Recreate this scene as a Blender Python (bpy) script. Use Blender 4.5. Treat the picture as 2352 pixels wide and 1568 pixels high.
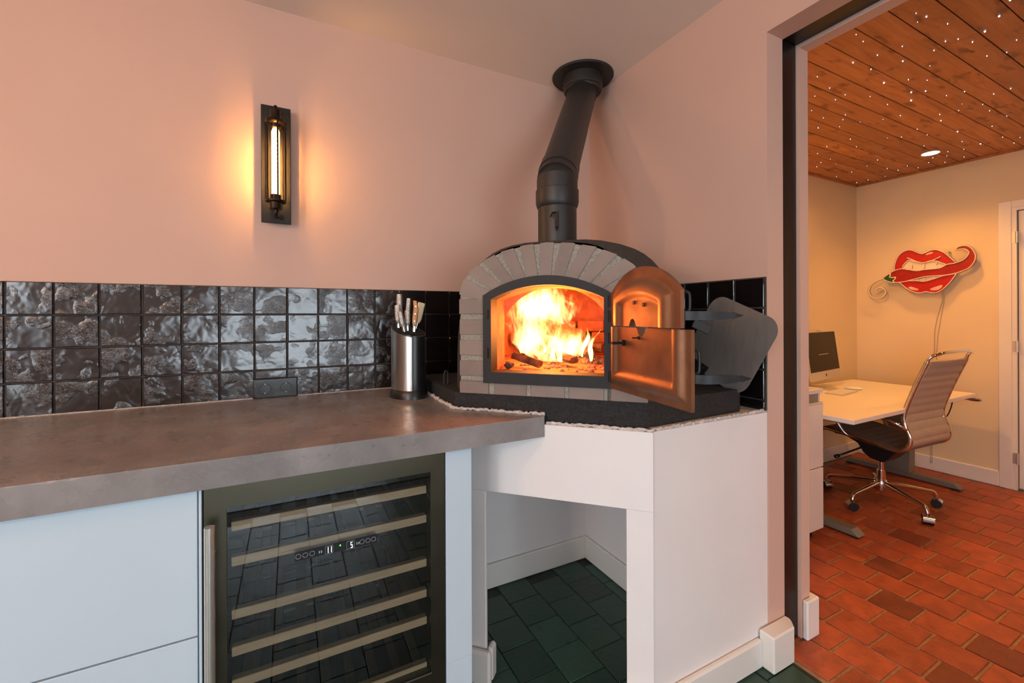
import bpy, bmesh, math, random
from mathutils import Vector, Matrix
from mathutils.geometry import tessellate_polygon
for o in list(bpy.data.objects):
    bpy.data.objects.remove(o)
scene = bpy.context.scene
COL = scene.collection
RAD = math.radians
rng = random.Random(7)

# ------------------------------------------------------------------ camera
EYE = 1.25
cam = bpy.data.cameras.new('camera')
cam.sensor_width = 36.0
cam.lens = 984.0 / 2352.0 * 36.0
cam.shift_y = -60.55 / 2352.0
cam.clip_start = 0.02
cam_o = bpy.data.objects.new('camera', cam)
COL.objects.link(cam_o)
cam_o.matrix_world = (Matrix.Translation((0, 0, EYE)) @ Matrix.Rotation(RAD(-27.277), 4, 'Z')
                      @ Matrix.Rotation(RAD(90), 4, 'X') @ Matrix.Rotation(RAD(-0.226), 4, 'Z'))
scene.camera = cam_o

# ------------------------------------------------------------------ light and exposure
world = bpy.data.worlds.new('sky')
scene.world = world
world.use_nodes = True
bg = world.node_tree.nodes['Background']
bg.inputs[0].default_value = (0.80, 0.91, 1.0, 1)
bg.inputs[1].default_value = 9.6
vs_ = scene.view_settings
vs_.view_transform = 'Standard'
vs_.look = 'None'
vs_.exposure = -0.15
vs_.gamma = 1.0
vs_.use_curve_mapping = False

def lamp(name, kind, loc, energy, color, size=0.05, rot=None, spot=None, portal=False, size_y=None, parent=None):
    l = bpy.data.lights.new(name, kind)
    l.energy = energy
    l.color = color
    if kind == 'AREA':
        l.size = size
        if size_y:
            l.shape = 'RECTANGLE'; l.size_y = size_y
        if portal:
            l.cycles.is_portal = True
    else:
        l.shadow_soft_size = size
    if kind == 'SPOT':
        l.spot_size = spot[0]; l.spot_blend = spot[1]
    o = bpy.data.objects.new(name, l)
    COL.objects.link(o)
    o.location = loc
    if rot: o.rotation_euler = rot
    if parent: o.parent = parent
    return o

WX0, WX1, WZ0, WZ1, WY = -.90, 1.05, 0.10, 1.75, -3.30      # garden window in the wall behind the camera
VY0, VY1, VZ0, VZ1 = -2.9, -.5, .45, 2.35                     # smaller window in the wall to the left behind the camera
lamp('side_window_portal', 'AREA', (-2.9+.14, (VY0+VY1)/2, (VZ0+VZ1)/2), 1, (1, 1, 1), VY1-VY0, (RAD(90), 0, RAD(-90)), None, True, VZ1-VZ0)
lamp('garden_window_portal', 'AREA', ((WX0+WX1)/2, WY+0.14, (WZ0+WZ1)/2), 1, (1, 1, 1), WX1-WX0, (RAD(90), 0, 0), None, True, WZ1-WZ0)

# ------------------------------------------------------------------ materials
def nt(name):
    m = bpy.data.materials.new(name)
    m.use_nodes = True
    t = m.node_tree
    b = t.nodes['Principled BSDF']
    return m, t, b
def node(t, kind, **kw):
    n = t.nodes.new(kind)
    for k, v in kw.items():
        setattr(n, k, v)
    return n
def coords(t, stretch=(1, 1, 1)):
    tc = node(t, 'ShaderNodeTexCoord'); oi = node(t, 'ShaderNodeObjectInfo')
    cb = node(t, 'ShaderNodeCombineXYZ')
    for i, k in enumerate((37.0, 91.0, 13.0)):
        mm = node(t, 'ShaderNodeMath', operation='MULTIPLY'); mm.inputs[1].default_value = k
        t.links.new(oi.outputs['Random'], mm.inputs[0]); t.links.new(mm.outputs[0], cb.inputs[i])
    sc = node(t, 'ShaderNodeVectorMath', operation='MULTIPLY'); sc.inputs[1].default_value = stretch
    t.links.new(tc.outputs['Object'], sc.inputs[0])
    ad = node(t, 'ShaderNodeVectorMath', operation='ADD')
    t.links.new(sc.outputs[0], ad.inputs[0]); t.links.new(cb.outputs[0], ad.inputs[1])
    return ad.outputs[0], oi
def noise(t, vec, scale, detail=4, rough=.55, dist=0):
    n = node(t, 'ShaderNodeTexNoise'); n.inputs['Scale'].default_value = scale
    n.inputs['Detail'].default_value = detail; n.inputs['Roughness'].default_value = rough
    n.inputs['Distortion'].default_value = dist
    t.links.new(vec, n.inputs['Vector'])
    return n.outputs['Fac']
def ramp(t, fac, stops):
    r = node(t, 'ShaderNodeValToRGB')
    e = r.color_ramp.elements
    while len(e) < len(stops): e.new(0.5)
    for i, (p, c) in enumerate(stops):
        e[i].position = p
        e[i].color = tuple(c) + (1,) if len(c) == 3 else c
    t.links.new(fac, r.inputs[0])
    return r.outputs[0]
def bump(t, b, fac, strength, dist=.01, prev=None):
    n = node(t, 'ShaderNodeBump'); n.inputs['Strength'].default_value = strength
    n.inputs['Distance'].default_value = dist
    t.links.new(fac, n.inputs['Height'])
    if prev: t.links.new(prev, n.inputs['Normal'])
    t.links.new(n.outputs[0], b.inputs['Normal'])
    return n.outputs[0]
def sc_(c, k): return tuple(min(1, max(0, x*k)) for x in c)
CACHE = {}
def pbr(name, col, rough=.5, metal=0, coat=0, var=.08, vs=6, bmp=0, bs=80, rand=0, rvar=0, stretch=(1, 1, 1), detail=4, spec=.5, bd=.004):
    if name in CACHE: return CACHE[name]
    m, t, b = nt(name)
    v, oi = coords(t, stretch)
    n = noise(t, v, vs, detail)
    c = ramp(t, n, [(.3, sc_(col, 1-var)), (.7, sc_(col, 1+var))])
    if rand:
        mx = node(t, 'ShaderNodeHueSaturation')
        mr = node(t, 'ShaderNodeMapRange'); mr.inputs[3].default_value = 1-rand; mr.inputs[4].default_value = 1+rand
        t.links.new(oi.outputs['Random'], mr.inputs[0]); t.links.new(mr.outputs[0], mx.inputs['Value'])
        t.links.new(c, mx.inputs['Color']); c = mx.outputs[0]
    t.links.new(c, b.inputs['Base Color'])
    b.inputs['Metallic'].default_value = metal
    b.inputs['Specular IOR Level'].default_value = spec
    b.inputs['Coat Weight'].default_value = coat
    if rvar:
        n2 = noise(t, v, vs*1.7, 5)
        mr = node(t, 'ShaderNodeMapRange'); mr.inputs[1].default_value = .3; mr.inputs[2].default_value = .7
        mr.inputs[3].default_value = max(.02, rough-rvar); mr.inputs[4].default_value = min(1, rough+rvar)
        t.links.new(n2, mr.inputs[0]); t.links.new(mr.outputs[0], b.inputs['Roughness'])
    else:
        b.inputs['Roughness'].default_value = rough
    if bmp: bump(t, b, noise(t, v, bs, 5), bmp, bd)
    CACHE[name] = m
    return m
def emis(name, col, strength):
    if name in CACHE: return CACHE[name]
    m, t, b = nt(name)
    b.inputs['Base Color'].default_value = (*col, 1)
    b.inputs['Emission Color'].default_value = (*col, 1)
    b.inputs['Emission Strength'].default_value = strength
    CACHE[name] = m
    return m

PAINT = pbr('pale_pink_wall_paint', (.64, .43, .345), .62, var=.02, vs=3, bmp=.05, bs=220, spec=.3)
PAINT_C = pbr('pale_pink_ceiling_paint', (.86, .72, .63), .6, var=.02, vs=3, bmp=.04, bs=200, spec=.3)
PAINT_B = pbr('off_white_masonry_paint', (.82, .785, .775), .5, var=.025, vs=4, bmp=.12, bs=60, spec=.35)
PAINT_O = pbr('white_office_wall_paint', (.78, .65, .43), .6, var=.02, vs=3, bmp=.04, bs=200, spec=.3)
TRIM = pbr('white_satin_trim_paint', (.80, .78, .74), .32, var=.02, vs=5, bmp=.03, bs=40)
DARKWALL = pbr('dark_brown_panelling', (.030, .020, .015), .55, var=.2, vs=2)
CAB = pbr('white_cabinet_lacquer', (.56, .68, .77), .35, var=.012, vs=3)
STEELBLK = pbr('black_steel_frame', (.006, .006, .007), .38, var=.2, vs=12)
def zellige(name, dark, lite):
    m, t, b = nt(name)
    v, oi = coords(t)
    n = noise(t, v, 9, 3, .6, .6)
    t.links.new(ramp(t, n, [(.3, dark), (.75, lite)]), b.inputs['Base Color'])
    b.inputs['Roughness'].default_value = .20
    b.inputs['Coat Weight'].default_value = .25
    b.inputs['Coat Roughness'].default_value = .10
    b.inputs['Specular IOR Level'].default_value = .85
    big = noise(t, v, 16, 2, .5, .3)
    fine = noise(t, v, 110, 3, .6, 1.2)
    mask = ramp(t, noise(t, v, 13, 2), [(.50, (0, 0, 0)), (.66, (1, 1, 1))])
    mu = node(t, 'ShaderNodeMath', operation='MULTIPLY')
    t.links.new(fine, mu.inputs[0]); t.links.new(mask, mu.inputs[1])
    p = bump(t, b, big, .34, .012)
    bump(t, b, mu.outputs[0], .95, .005, p)
    return m
ZELL = zellige('glazed_black_brown_tile', (.007, .004, .0035), (.022, .014, .011))
ZELL_P = pbr('smooth_black_tile', (.006, .004, .004), .16, var=.2, vs=10, bmp=.12, bs=18, coat=.2, bd=.006)
GROUT = pbr('dark_grout', (.055, .045, .040), .75, var=.25, vs=60, bmp=.5, bs=160)
GROUT_T = pbr('sandy_floor_grout', (.34, .20, .11), .85, var=.2, vs=40, bmp=.4, bs=120)
def terracotta(name, col, lo, hi, rough):
    m, t, b = nt(name)
    v, oi = coords(t)
    n1 = noise(t, v, 14, 6, .65, .4)
    c = ramp(t, n1, [(.25, sc_(col, lo)), (.52, col), (.78, sc_(col, hi))])
    hs = node(t, 'ShaderNodeHueSaturation')
    r2 = ramp(t, oi.outputs['Random'], [(0, (.50,)*3), (.03, (.55,)*3), (.06, (.82,)*3), (.8, (1.05,)*3), (1, (1.25,)*3)])
    t.links.new(r2, hs.inputs['Value']); t.links.new(c, hs.inputs['Color'])
    t.links.new(hs.outputs[0], b.inputs['Base Color'])
    mr = node(t, 'ShaderNodeMapRange'); mr.inputs[3].default_value = rough-.15; mr.inputs[4].default_value = rough+.15
    t.links.new(n1, mr.inputs[0]); t.links.new(mr.outputs[0], b.inputs['Roughness'])
    bump(t, b, noise(t, v, 45, 6, .6), .35, .006)
    return m
TERRA = terracotta('terracotta_floor_tile', (.37, .080, .029), .60, 1.32, .50)
GREEN = terracotta('dark_green_floor_tile', (.020, .058, .038), .85, 1.15, .33)
GROUT_G = pbr('dark_floor_grout', (.030, .040, .030), .8, var=.3, vs=40, bmp=.3, bs=120)
def plankmat():
    m, t, b = nt('knotty_pine_planks')
    v, oi = coords(t, (.9, 9, 9))
    n = noise(t, v, 3.2, 6, .6, .8)
    c = ramp(t, n, [(.2, (.27, .105, .032)), (.5, (.46, .200, .070)), (.8, (.60, .285, .110))])
    v2, _ = coords(t, (1, 2.6, 1))
    k = noise(t, v2, 7.5, 2, .5, .2)
    kn = ramp(t, k, [(.60, (1, 1, 1)), (.70, (.42, .36, .30))])
    mx = node(t, 'ShaderNodeMix', data_type='RGBA', blend_type='MULTIPLY'); mx.inputs[0].default_value = .85
    t.links.new(c, mx.inputs[6]); t.links.new(kn, mx.inputs[7])
    hs = node(t, 'ShaderNodeHueSaturation')
    mr = node(t, 'ShaderNodeMapRange'); mr.inputs[3].default_value = .82; mr.inputs[4].default_value = 1.15
    t.links.new(oi.outputs['Random'], mr.inputs[0]); t.links.new(mr.outputs[0], hs.inputs['Value'])
    t.links.new(mx.outputs[2], hs.inputs['Color'])
    t.links.new(hs.outputs[0], b.inputs['Base Color'])
    b.inputs['Roughness'].default_value = .5
    bump(t, b, n, .15, .003)
    return m
PINE = plankmat()
PINE_D = pbr('dark_gap_wood', (.03, .014, .007), .8)
def concrete():
    m, t, b = nt('polished_concrete')
    v, oi = coords(t)
    n = noise(t, v, 5, 7, .6, .5)
    c = ramp(t, n, [(.25, (.170, .158, .155)), (.5, (.240, .222, .218)), (.75, (.32, .298, .292))])
    sp = ramp(t, noise(t, v, 60, 2), [(.24, (.45, .45, .45)), (.30, (1, 1, 1))])
    mx = node(t, 'ShaderNodeMix', data_type='RGBA', blend_type='MULTIPLY'); mx.inputs[0].default_value = .7
    t.links.new(c, mx.inputs[6]); t.links.new(sp, mx.inputs[7])
    t.links.new(mx.outputs[2], b.inputs['Base Color'])
    mr = node(t, 'ShaderNodeMapRange'); mr.inputs[1].default_value = .3; mr.inputs[2].default_value = .7
    mr.inputs[3].default_value = .16; mr.inputs[4].default_value = .42
    t.links.new(noise(t, v, 9, 5, .6), mr.inputs[0]); t.links.new(mr.outputs[0], b.inputs['Roughness'])
    p = bump(t, b, noise(t, v, 7, 4), .12, .02)
    bump(t, b, noise(t, v, 90, 5), .15, .003, p)
    return m
CONC = concrete()
RENDER = pbr('rough_dark_oven_render', (.020, .019, .019), .80, var=.5, vs=120, bmp=.9, bs=170, bd=.006)
RENDER_D = pbr('rough_brown_dome_render', (.055, .046, .042), .88, var=.35, vs=140, bmp=1.0, bs=150, bd=.008)
BRICK = pbr('smooth_grey_brown_brick', (.235, .178, .150), .60, var=.10, vs=12, bmp=.12, bs=120, rand=.12)
MORTAR = pbr('pale_grainy_mortar', (.30, .275, .235), .9, var=.25, vs=120, bmp=.8, bs=200)
WMORTAR = pbr('white_crumbly_mortar', (.62, .56, .52), .9, var=.25, vs=80, bmp=.9, bs=160)
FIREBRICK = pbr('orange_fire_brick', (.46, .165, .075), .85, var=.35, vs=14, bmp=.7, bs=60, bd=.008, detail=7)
ASH = pbr('crumbly_ash', (.34, .26, .21), .95, var=.55, vs=70, bmp=1.0, bs=140, bd=.01, detail=7)
IRON = pbr('black_cast_iron', (.007, .0065, .0065), .6, var=.3, vs=30, bmp=.15, bs=200)
PIPE = pbr('matt_black_flue_paint', (.020, .018, .017), .45, var=.15, vs=30, bmp=.08, bs=260)
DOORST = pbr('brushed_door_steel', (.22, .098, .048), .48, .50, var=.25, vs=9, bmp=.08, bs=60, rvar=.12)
LATCH = pbr('dark_forged_steel', (.018, .018, .019), .45, .35, var=.3, vs=40)
PEEL = pbr('brushed_aluminium', (.27, .25, .235), .50, .5, var=.10, vs=9, rvar=.06, stretch=(1, 6, 1))
STEEL = pbr('brushed_stainless_steel', (.64, .61, .57), .28, 1, var=.06, vs=30, stretch=(20, 20, .6))
FRSTEEL = pbr('satin_dark_stainless_steel', (.108, .097, .070), .36, 1, var=.06, vs=6, rvar=.05)
CHROME = pbr('polished_chrome', (.72, .70, .68), .10, 1, var=.03)
BLKPL = pbr('black_satin_plastic', (.010, .010, .011), .32, var=.15, vs=20)
BLKRUB = pbr('black_rubber', (.008, .008, .008), .6)
SOCK = pbr('black_socket_plastic', (.016, .017, .019), .22, var=.1, coat=.3)
BEECH = pbr('beech_shelf_wood', (.66, .47, .26), .5, var=.12, vs=8, stretch=(1, 8, 8))
WOODH = pbr('honey_wood_handle', (.52, .25, .10), .45, var=.18, vs=20, stretch=(6, 6, 1))
CREAMH = pbr('cream_handle', (.78, .66, .42), .45, var=.08, vs=20)
DESKW = pbr('white_laminate', (.80, .77, .72), .40, var=.01)
PEDW = pbr('white_powder_coated_steel', (.78, .75, .72), .25, var=.01)
DESKM = pbr('grey_powder_coated_steel', (.22, .21, .18), .45, .3, var=.05)
FABRIC = pbr('taupe_ribbed_leather', (.44, .37, .31), .6, var=.06, vs=30, bmp=.15, bs=180)
FABRIC_D = pbr('brown_ribbed_leather', (.22, .165, .125), .6, var=.08, vs=30, bmp=.15, bs=180)
ALU = pbr('silver_aluminium', (.66, .65, .63), .35, .75, var=.03)
SCREEN = pbr('glossy_dark_screen', (.006, .005, .006), .35, var=.05, spec=.2)
WHITEPL = pbr('white_plastic', (.80, .79, .76), .35, var=.02)

# ------------------------------------------------------------------ geometry helpers
PM = {}
def g_box(x0, x1, y0, y1, z0, z1, bev=0, seg=1):
    v = [(x0,y0,z0),(x1,y0,z0),(x1,y1,z0),(x0,y1,z0),(x0,y0,z1),(x1,y0,z1),(x1,y1,z1),(x0,y1,z1)]
    f = [(3,2,1,0),(4,5,6,7),(0,1,5,4),(1,2,6,5),(2,3,7,6),(3,0,4,7)]
    return g_bev(v, f, bev, seg) if bev else (v, f)
def g_bev(v, f, bev, seg=1):
    bm = bmesh.new()
    vv = [bm.verts.new(p) for p in v]
    for q in f:
        try: bm.faces.new([vv[i] for i in q])
        except ValueError: pass
    bm.normal_update()
    es = [e for e in bm.edges if len(e.link_faces) == 2 and e.calc_face_angle(0) > .5]
    bmesh.ops.bevel(bm, geom=es, offset=bev, segments=seg, affect='EDGES', clamp_overlap=True)
    bm.verts.index_update()
    r = ([tuple(p.co) for p in bm.verts], [tuple(x.index for x in q.verts) for q in bm.faces])
    bm.free()
    return r
def join(*gs):
    v, f = [], []
    for a, b in gs:
        n = len(v); v += list(a); f += [tuple(i+n for i in q) for q in b]
    return v, f
def xf(g, M): return [tuple(M @ Vector(p)) for p in g[0]], g[1]
def g_prism(out, a, b, fn):
    """outline (p,q) list, thickness a..b, fn(p,q,t)->xyz ; outline may be concave"""
    n = len(out)
    tri = tessellate_polygon([[Vector((p, q, 0)) for p, q in out]])
    v = [fn(p, q, a) for p, q in out] + [fn(p, q, b) for p, q in out]
    f = [tuple(reversed(t)) for t in tri] + [tuple(i+n for i in t) for t in tri]
    f += [(i, (i+1) % n, (i+1) % n+n, i+n) for i in range(n)]
    return v, f
def g_poly(out, z0, z1): return g_prism(out, z0, z1, lambda p, q, t: (p, q, t))
def frame_of(d):
    d = d.normalized()
    u = d.cross(Vector((0, 0, 1)))
    if u.length < 1e-4: u = Vector((1, 0, 0))
    u.normalize()
    return u, d.cross(u).normalized()
def g_tube(path, r, n=8, cap=True, closed=False):
    P = [Vector(p) for p in path]; m = len(P)
    R = r if isinstance(r, (list, tuple)) else [r]*m
    v, f = [], []
    u = None
    for i in range(m):
        if closed: d = P[(i+1) % m]-P[i-1]
        else: d = P[min(i+1, m-1)]-P[max(i-1, 0)]
        d.normalize()
        if u is None: u, w = frame_of(d)
        else:
            u = (u-d*u.dot(d)).normalized(); w = d.cross(u).normalized()
        for k in range(n):
            a = 2*math.pi*k/n
            v.append(tuple(P[i]+(u*math.cos(a)+w*math.sin(a))*R[i]))
    for i in range(m if closed else m-1):
        j = (i+1) % m
        for k in range(n):
            f.append((i*n+k, i*n+(k+1) % n, j*n+(k+1) % n, j*n+k))
    if cap and not closed:
        f.append(tuple(range(n-1, -1, -1))); f.append(tuple((m-1)*n+k for k in range(n)))
    return v, f
def g_cyl(p0, p1, r, n=16, r1=None): return g_tube([p0, p1], [r, r if r1 is None else r1], n)
def g_lathe(prof, n=24, c=(0, 0, 0), cap=True):
    v, f = [], []
    m = len(prof)
    for r, z in prof:
        for k in range(n):
            a = 2*math.pi*k/n
            v.append((c[0]+r*math.cos(a), c[1]+r*math.sin(a), c[2]+z))
    for i in range(m-1):
        for k in range(n):
            f.append((i*n+k, i*n+(k+1) % n, (i+1)*n+(k+1) % n, (i+1)*n+k))
    if cap:
        f.append(tuple(range(n-1, -1, -1))); f.append(tuple((m-1)*n+k for k in range(n)))
    return v, f
def g_sweep(prof, path, closed_prof=True):
    """loft rows of equal length"""
    v, f = [], []
    n = len(prof[0])
    for row in prof: v += row
    for i in range(len(prof)-1):
        for k in range(n if closed_prof else n-1):
            f.append((i*n+k, i*n+(k+1) % n, (i+1)*n+(k+1) % n, (i+1)*n+k))
    return v, f
def smoothpath(P, k=6, closed=False):
    P = [Vector(p) for p in P]; n = len(P); out = []
    for i in range(n if closed else n-1):
        p0 = P[(i-1) % n] if closed else P[max(i-1, 0)]
        p1 = P[i]; p2 = P[(i+1) % n]
        p3 = P[(i+2) % n] if closed else P[min(i+2, n-1)]
        for j in range(k):
            t = j/k
            out.append(.5*((2*p1)+(p2-p0)*t+(2*p0-5*p1+4*p2-p3)*t*t+(3*p1-p0-3*p2+p3)*t**3))
    if not closed: out.append(P[-1])
    return out
def arcpts(cx, cy, r, a0, a1, n):
    return [(cx+r*math.cos(a0+(a1-a0)*i/n), cy+r*math.sin(a0+(a1-a0)*i/n)) for i in range(n+1)]
def rrect(w, h, r, n=6):
    o = []
    for cx, cy, a in ((w-r, h-r, 0), (-w+r, h-r, 90), (-w+r, -h+r, 180), (w-r, -h+r, 270)):
        o += arcpts(cx, cy, r, RAD(a), RAD(a+90), n)
    return o
def me_(name, g, mat, smooth=False):
    me = bpy.data.meshes.new(name)
    me.from_pydata([tuple(p) for p in g[0]], [], [tuple(q) for q in g[1]])
    bm = bmesh.new(); bm.from_mesh(me)
    bmesh.ops.recalc_face_normals(bm, faces=bm.faces)
    bm.to_mesh(me); bm.free()
    if smooth is True:
        for p in me.polygons: p.use_smooth = True
    elif smooth:
        for p in me.polygons: p.use_smooth = True
        try: me.set_sharp_from_angle(angle=RAD(smooth))
        except Exception: pass
    if mat: me.materials.append(mat)
    return me
def put(o, label=None, cat=None, group=None, kind=None):
    for k, v in (('label', label), ('category', cat), ('group', group), ('kind', kind)):
        if v: o[k] = v
    return o
def thing(name, label, cat, loc=(0, 0, 0), rz=0, group=None, kind=None):
    o = bpy.data.objects.new(name, None); COL.objects.link(o)
    o.empty_display_size = .05
    o.location = loc; o.rotation_euler = (0, 0, rz)
    PM[o.name] = Matrix.Translation(loc) @ Matrix.Rotation(rz, 4, 'Z')
    return put(o, label, cat, group, kind)
def part(name, g, mat, parent, smooth=False, local=False, label=None, kind=None):
    """a child mesh; points in world space unless local"""
    M = PM[parent.name]
    if not local: g = xf(g, M.inverted())
    o = bpy.data.objects.new(name, me_(name, g, mat, smooth)); COL.objects.link(o)
    o.parent = parent
    PM[o.name] = M
    return put(o, label, None, None, kind)
def solo(name, g, mat, label, cat=None, group=None, kind=None, smooth=False):
    xs = [p[0] for p in g[0]]; ys = [p[1] for p in g[0]]; zs = [p[2] for p in g[0]]
    loc = ((min(xs)+max(xs))/2, (min(ys)+max(ys))/2, min(zs))
    M = Matrix.Translation(loc)
    o = bpy.data.objects.new(name, me_(name, xf(g, M.inverted()), mat, smooth)); COL.objects.link(o)
    o.location = loc
    PM[o.name] = M
    return put(o, label, cat, group, kind)
def inst(name, me, parent, loc, rot=(0, 0, 0), scale=(1, 1, 1)):
    """child sharing a mesh, placed in world space under an unrotated parent"""
    o = bpy.data.objects.new(name, me); COL.objects.link(o)
    o.parent = parent
    o.location = Vector(loc)-PM[parent.name].translation
    o.rotation_euler = rot; o.scale = scale
    return o
def parts(name, gs, mat, parent, **kw):
    return [part(name, g, mat, parent, **kw) for g in gs]

# ================================================================== THE SETTING
CX, WYL = 1.54, 2.0             # right wall plane and tiled wall plane
CEIL, OCEIL = 2.505, 2.405
OX, OYL, OYR = 4.55, 2.015, -1.7  # office back wall, office side walls
SX = -2.9                       # side wall behind the camera's left shoulder
JY = .958                       # door jamb face
HEAD = 2.275

wall_left = solo('wall_left', g_box(SX, CX, WYL, WYL+.12, 0, CEIL), PAINT, 'pale pink plastered wall carrying the black tiles and the caged lamp', kind='structure')
g = join(g_box(CX, 1.635, JY, WYL+.12, 0, CEIL), g_box(1.635, 1.745, JY+.05, WYL+.12, 0, CEIL), g_box(1.745, 1.80, JY, WYL+.12, 0, CEIL),
         g_box(CX, 1.635, -1.0, JY, HEAD, CEIL), g_box(1.635, 1.745, -1.0, JY+.05, HEAD+.05, CEIL), g_box(1.745, 1.80, -1.0, JY, HEAD, CEIL),
         g_box(CX, 1.80, WY, -1.0, 0, CEIL))
wall_right = solo('wall_right', g, PAINT, 'pale pink wall with the wide doorway to the office', kind='structure')
g = join(g_box(1.637, 1.743, JY+.012, JY+.049, 0, HEAD+.03, .003), g_box(1.637, 1.743, -1.0, JY+.012, HEAD+.014, HEAD+.049, .003))
solo('trim_1', g, STEELBLK, 'black steel sliding door pocket in the doorway jamb and head', kind='structure', smooth=30)
g = join(g_box(SX-.12, SX, WY, VY0, 0, CEIL), g_box(SX-.12, SX, VY1, WYL+.12, 0, CEIL), g_box(SX-.12, SX, VY0, VY1, 0, VZ0), g_box(SX-.12, SX, VY0, VY1, VZ1, CEIL))
solo('wall_side', g, DARKWALL, 'dark panelled wall on the far left side of the kitchen', kind='structure')
g = join(g_box(SX, WX0, WY-.12, WY, 0, CEIL), g_box(WX1, CX, WY-.12, WY, 0, CEIL), g_box(WX0, WX1, WY-.12, WY, 0, WZ0), g_box(WX0, WX1, WY-.12, WY, WZ1, CEIL))
solo('wall_back', g, pbr('clay_brown_wall_paint', (.26, .16, .12), .6, var=.03), 'clay brown wall with the garden window behind the camera', kind='structure')
win = thing('window_1', 'tall white framed garden window behind the camera', None, ((WX0+WX1)/2, WY-.06, WZ0), kind='structure')
fr = []
for i in range(4):
    x = WX0+(WX1-WX0)*i/3
    fr.append(g_box(max(WX0, x-.035), min(WX1, x+.035), WY-.10, WY-.03, WZ0, WZ1))
for z in (WZ0, WZ1-.06): fr.append(g_box(WX0, WX1, WY-.10, WY-.03, z, z+.06))
part('window_frame', join(*fr), TRIM, win)
m, t, b = nt('clear_window_glass')
tr = node(t, 'ShaderNodeBsdfTransparent'); gl = node(t, 'ShaderNodeBsdfGlossy'); gl.inputs['Roughness'].default_value = .02
mx = node(t, 'ShaderNodeMixShader'); mx.inputs[0].default_value = .06
t.links.new(tr.outputs[0], mx.inputs[1]); t.links.new(gl.outputs[0], mx.inputs[2])
t.links.new(mx.outputs[0], t.nodes['Material Output'].inputs[0])
WGLASS = m
for i in range(3):
    a = WX0+(WX1-WX0)*i/3; w = (WX1-WX0)/3
    part('pane', g_box(a+.03, a+w-.03, WY-.07, WY-.062, WZ0+.05, WZ1-.05), WGLASS, win)
win2 = thing('window_2', 'white framed window in the dark side wall behind the camera', None, (SX-.06, (VY0+VY1)/2, VZ0), kind='structure')
fr = [g_box(SX-.10, SX-.03, y-.03, y+.03, VZ0, VZ1) for y in (VY0+.03, (VY0+VY1)/2, VY1-.03)]+[g_box(SX-.10, SX-.03, VY0, VY1, z, z+.06) for z in (VZ0, VZ1-.06)]
part('window_frame', join(*fr), TRIM, win2)
for a, b_ in ((VY0+.05, (VY0+VY1)/2-.02), ((VY0+VY1)/2+.02, VY1-.05)):
    part('pane', g_box(SX-.07, SX-.062, a, b_, VZ0+.05, VZ1-.05), WGLASS, win2)
solo('ceiling', g_box(SX-.12, 1.80, WY-.12, WYL+.12, CEIL, CEIL+.1), PAINT_C, 'smooth pale pink plastered kitchen ceiling', kind='structure')

# ---- office shell
solo('wall_office_left', g_box(1.80, OX, OYL, OYL+.12, 0, OCEIL+.1), PAINT_O, 'office side wall behind the desk in warm light', kind='structure')
DY0, DY1, DZ = .20, 1.062, 1.985     # office door
g = join(g_box(OX, OX+.12, DY1, OYL+.12, 0, OCEIL+.1), g_box(OX, OX+.12, OYR, DY0, 0, OCEIL+.1), g_box(OX, OX+.12, DY0, DY1, DZ, OCEIL+.1))
g = join(g, g_box(OX+.07, OX+.12, DY0, DY1, 0, DZ))
solo('wall_office_back', g, PAINT_O, 'office back wall carrying the lips sign', kind='structure')
solo('wall_office_right', g_box(1.80, OX, OYR-.12, OYR, 0, OCEIL+.1), PAINT_O, 'office wall opposite the desk outside the view', kind='structure')
door = thing('door_1', 'white hinged door in a plain wide frame on the office back wall', None, (OX+.03, (DY0+DY1)/2, 0), kind='structure')
part('door_leaf', g_box(OX+.015, OX+.055, DY0+.01, DY1-.012, .012, DZ-.012, .003), TRIM, door)
part('architrave', join(g_box(OX-.016, OX, DY1+.012, 1.139, 0, 2.046, .003), g_box(OX-.016, OX, DY0-.08, DY0-.012, 0, 2.046, .003), g_box(OX-.016, OX, DY0-.012, DY1+.012, DZ+.012, 2.046, .003)), TRIM, door)
part('door_lining', join(g_box(OX-.010, OX+.012, DY1-.010, DY1+.012, 0, DZ+.012), g_box(OX-.010, OX+.012, DY0-.012, DY1-.010, DZ-.010, DZ+.012)), TRIM, door)
for z in (1.745, .975, .185):
    h = part('hinge', join(g_cyl((OX-.014, DY1-.012, z), (OX-.014, DY1-.012, z+.08), .0075, 10), g_box(OX-.012, OX-.008, DY1-.012, DY1+.024, z+.003, z+.077)), ALU, door, smooth=40)

def baseboard(name, x0, x1, y0, y1, h, label, mat=TRIM):
    return solo(name, g_box(x0, x1, y0, y1, 0, h, .006), mat, label, kind='structure')
baseboard('baseboard_office_back', OX-.018, OX, 1.139, OYL, .113, 'white skirting board along the office back wall')
baseboard('baseboard_office_left', 1.83, OX-.018, OYL-.018, OYL, .113, 'white skirting board along the office side wall')
# skirting blocks wrapping the doorway jamb
def block(name, out, h, label):
    n = len(out)
    inn = [(p[0]*.0+p[0], p[1]) for p in out]
    g = g_bev(*g_poly(out, 0, h), .005)
    return solo(name, g, TRIM, label, kind='structure')
block('baseboard_jamb_kitchen', [(1.478, .902), (1.600, .902), (1.634, .935), (1.634, .957), (1.478, .957)], .128, 'white skirting block at the kitchen side of the doorway jamb')
block('baseboard_jamb_office', [(1.746, .936), (1.826, .936), (1.826, 1.10), (1.801, 1.10), (1.801, .957), (1.746, .957)], .150, 'white skirting block at the office side of the doorway jamb')

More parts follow.
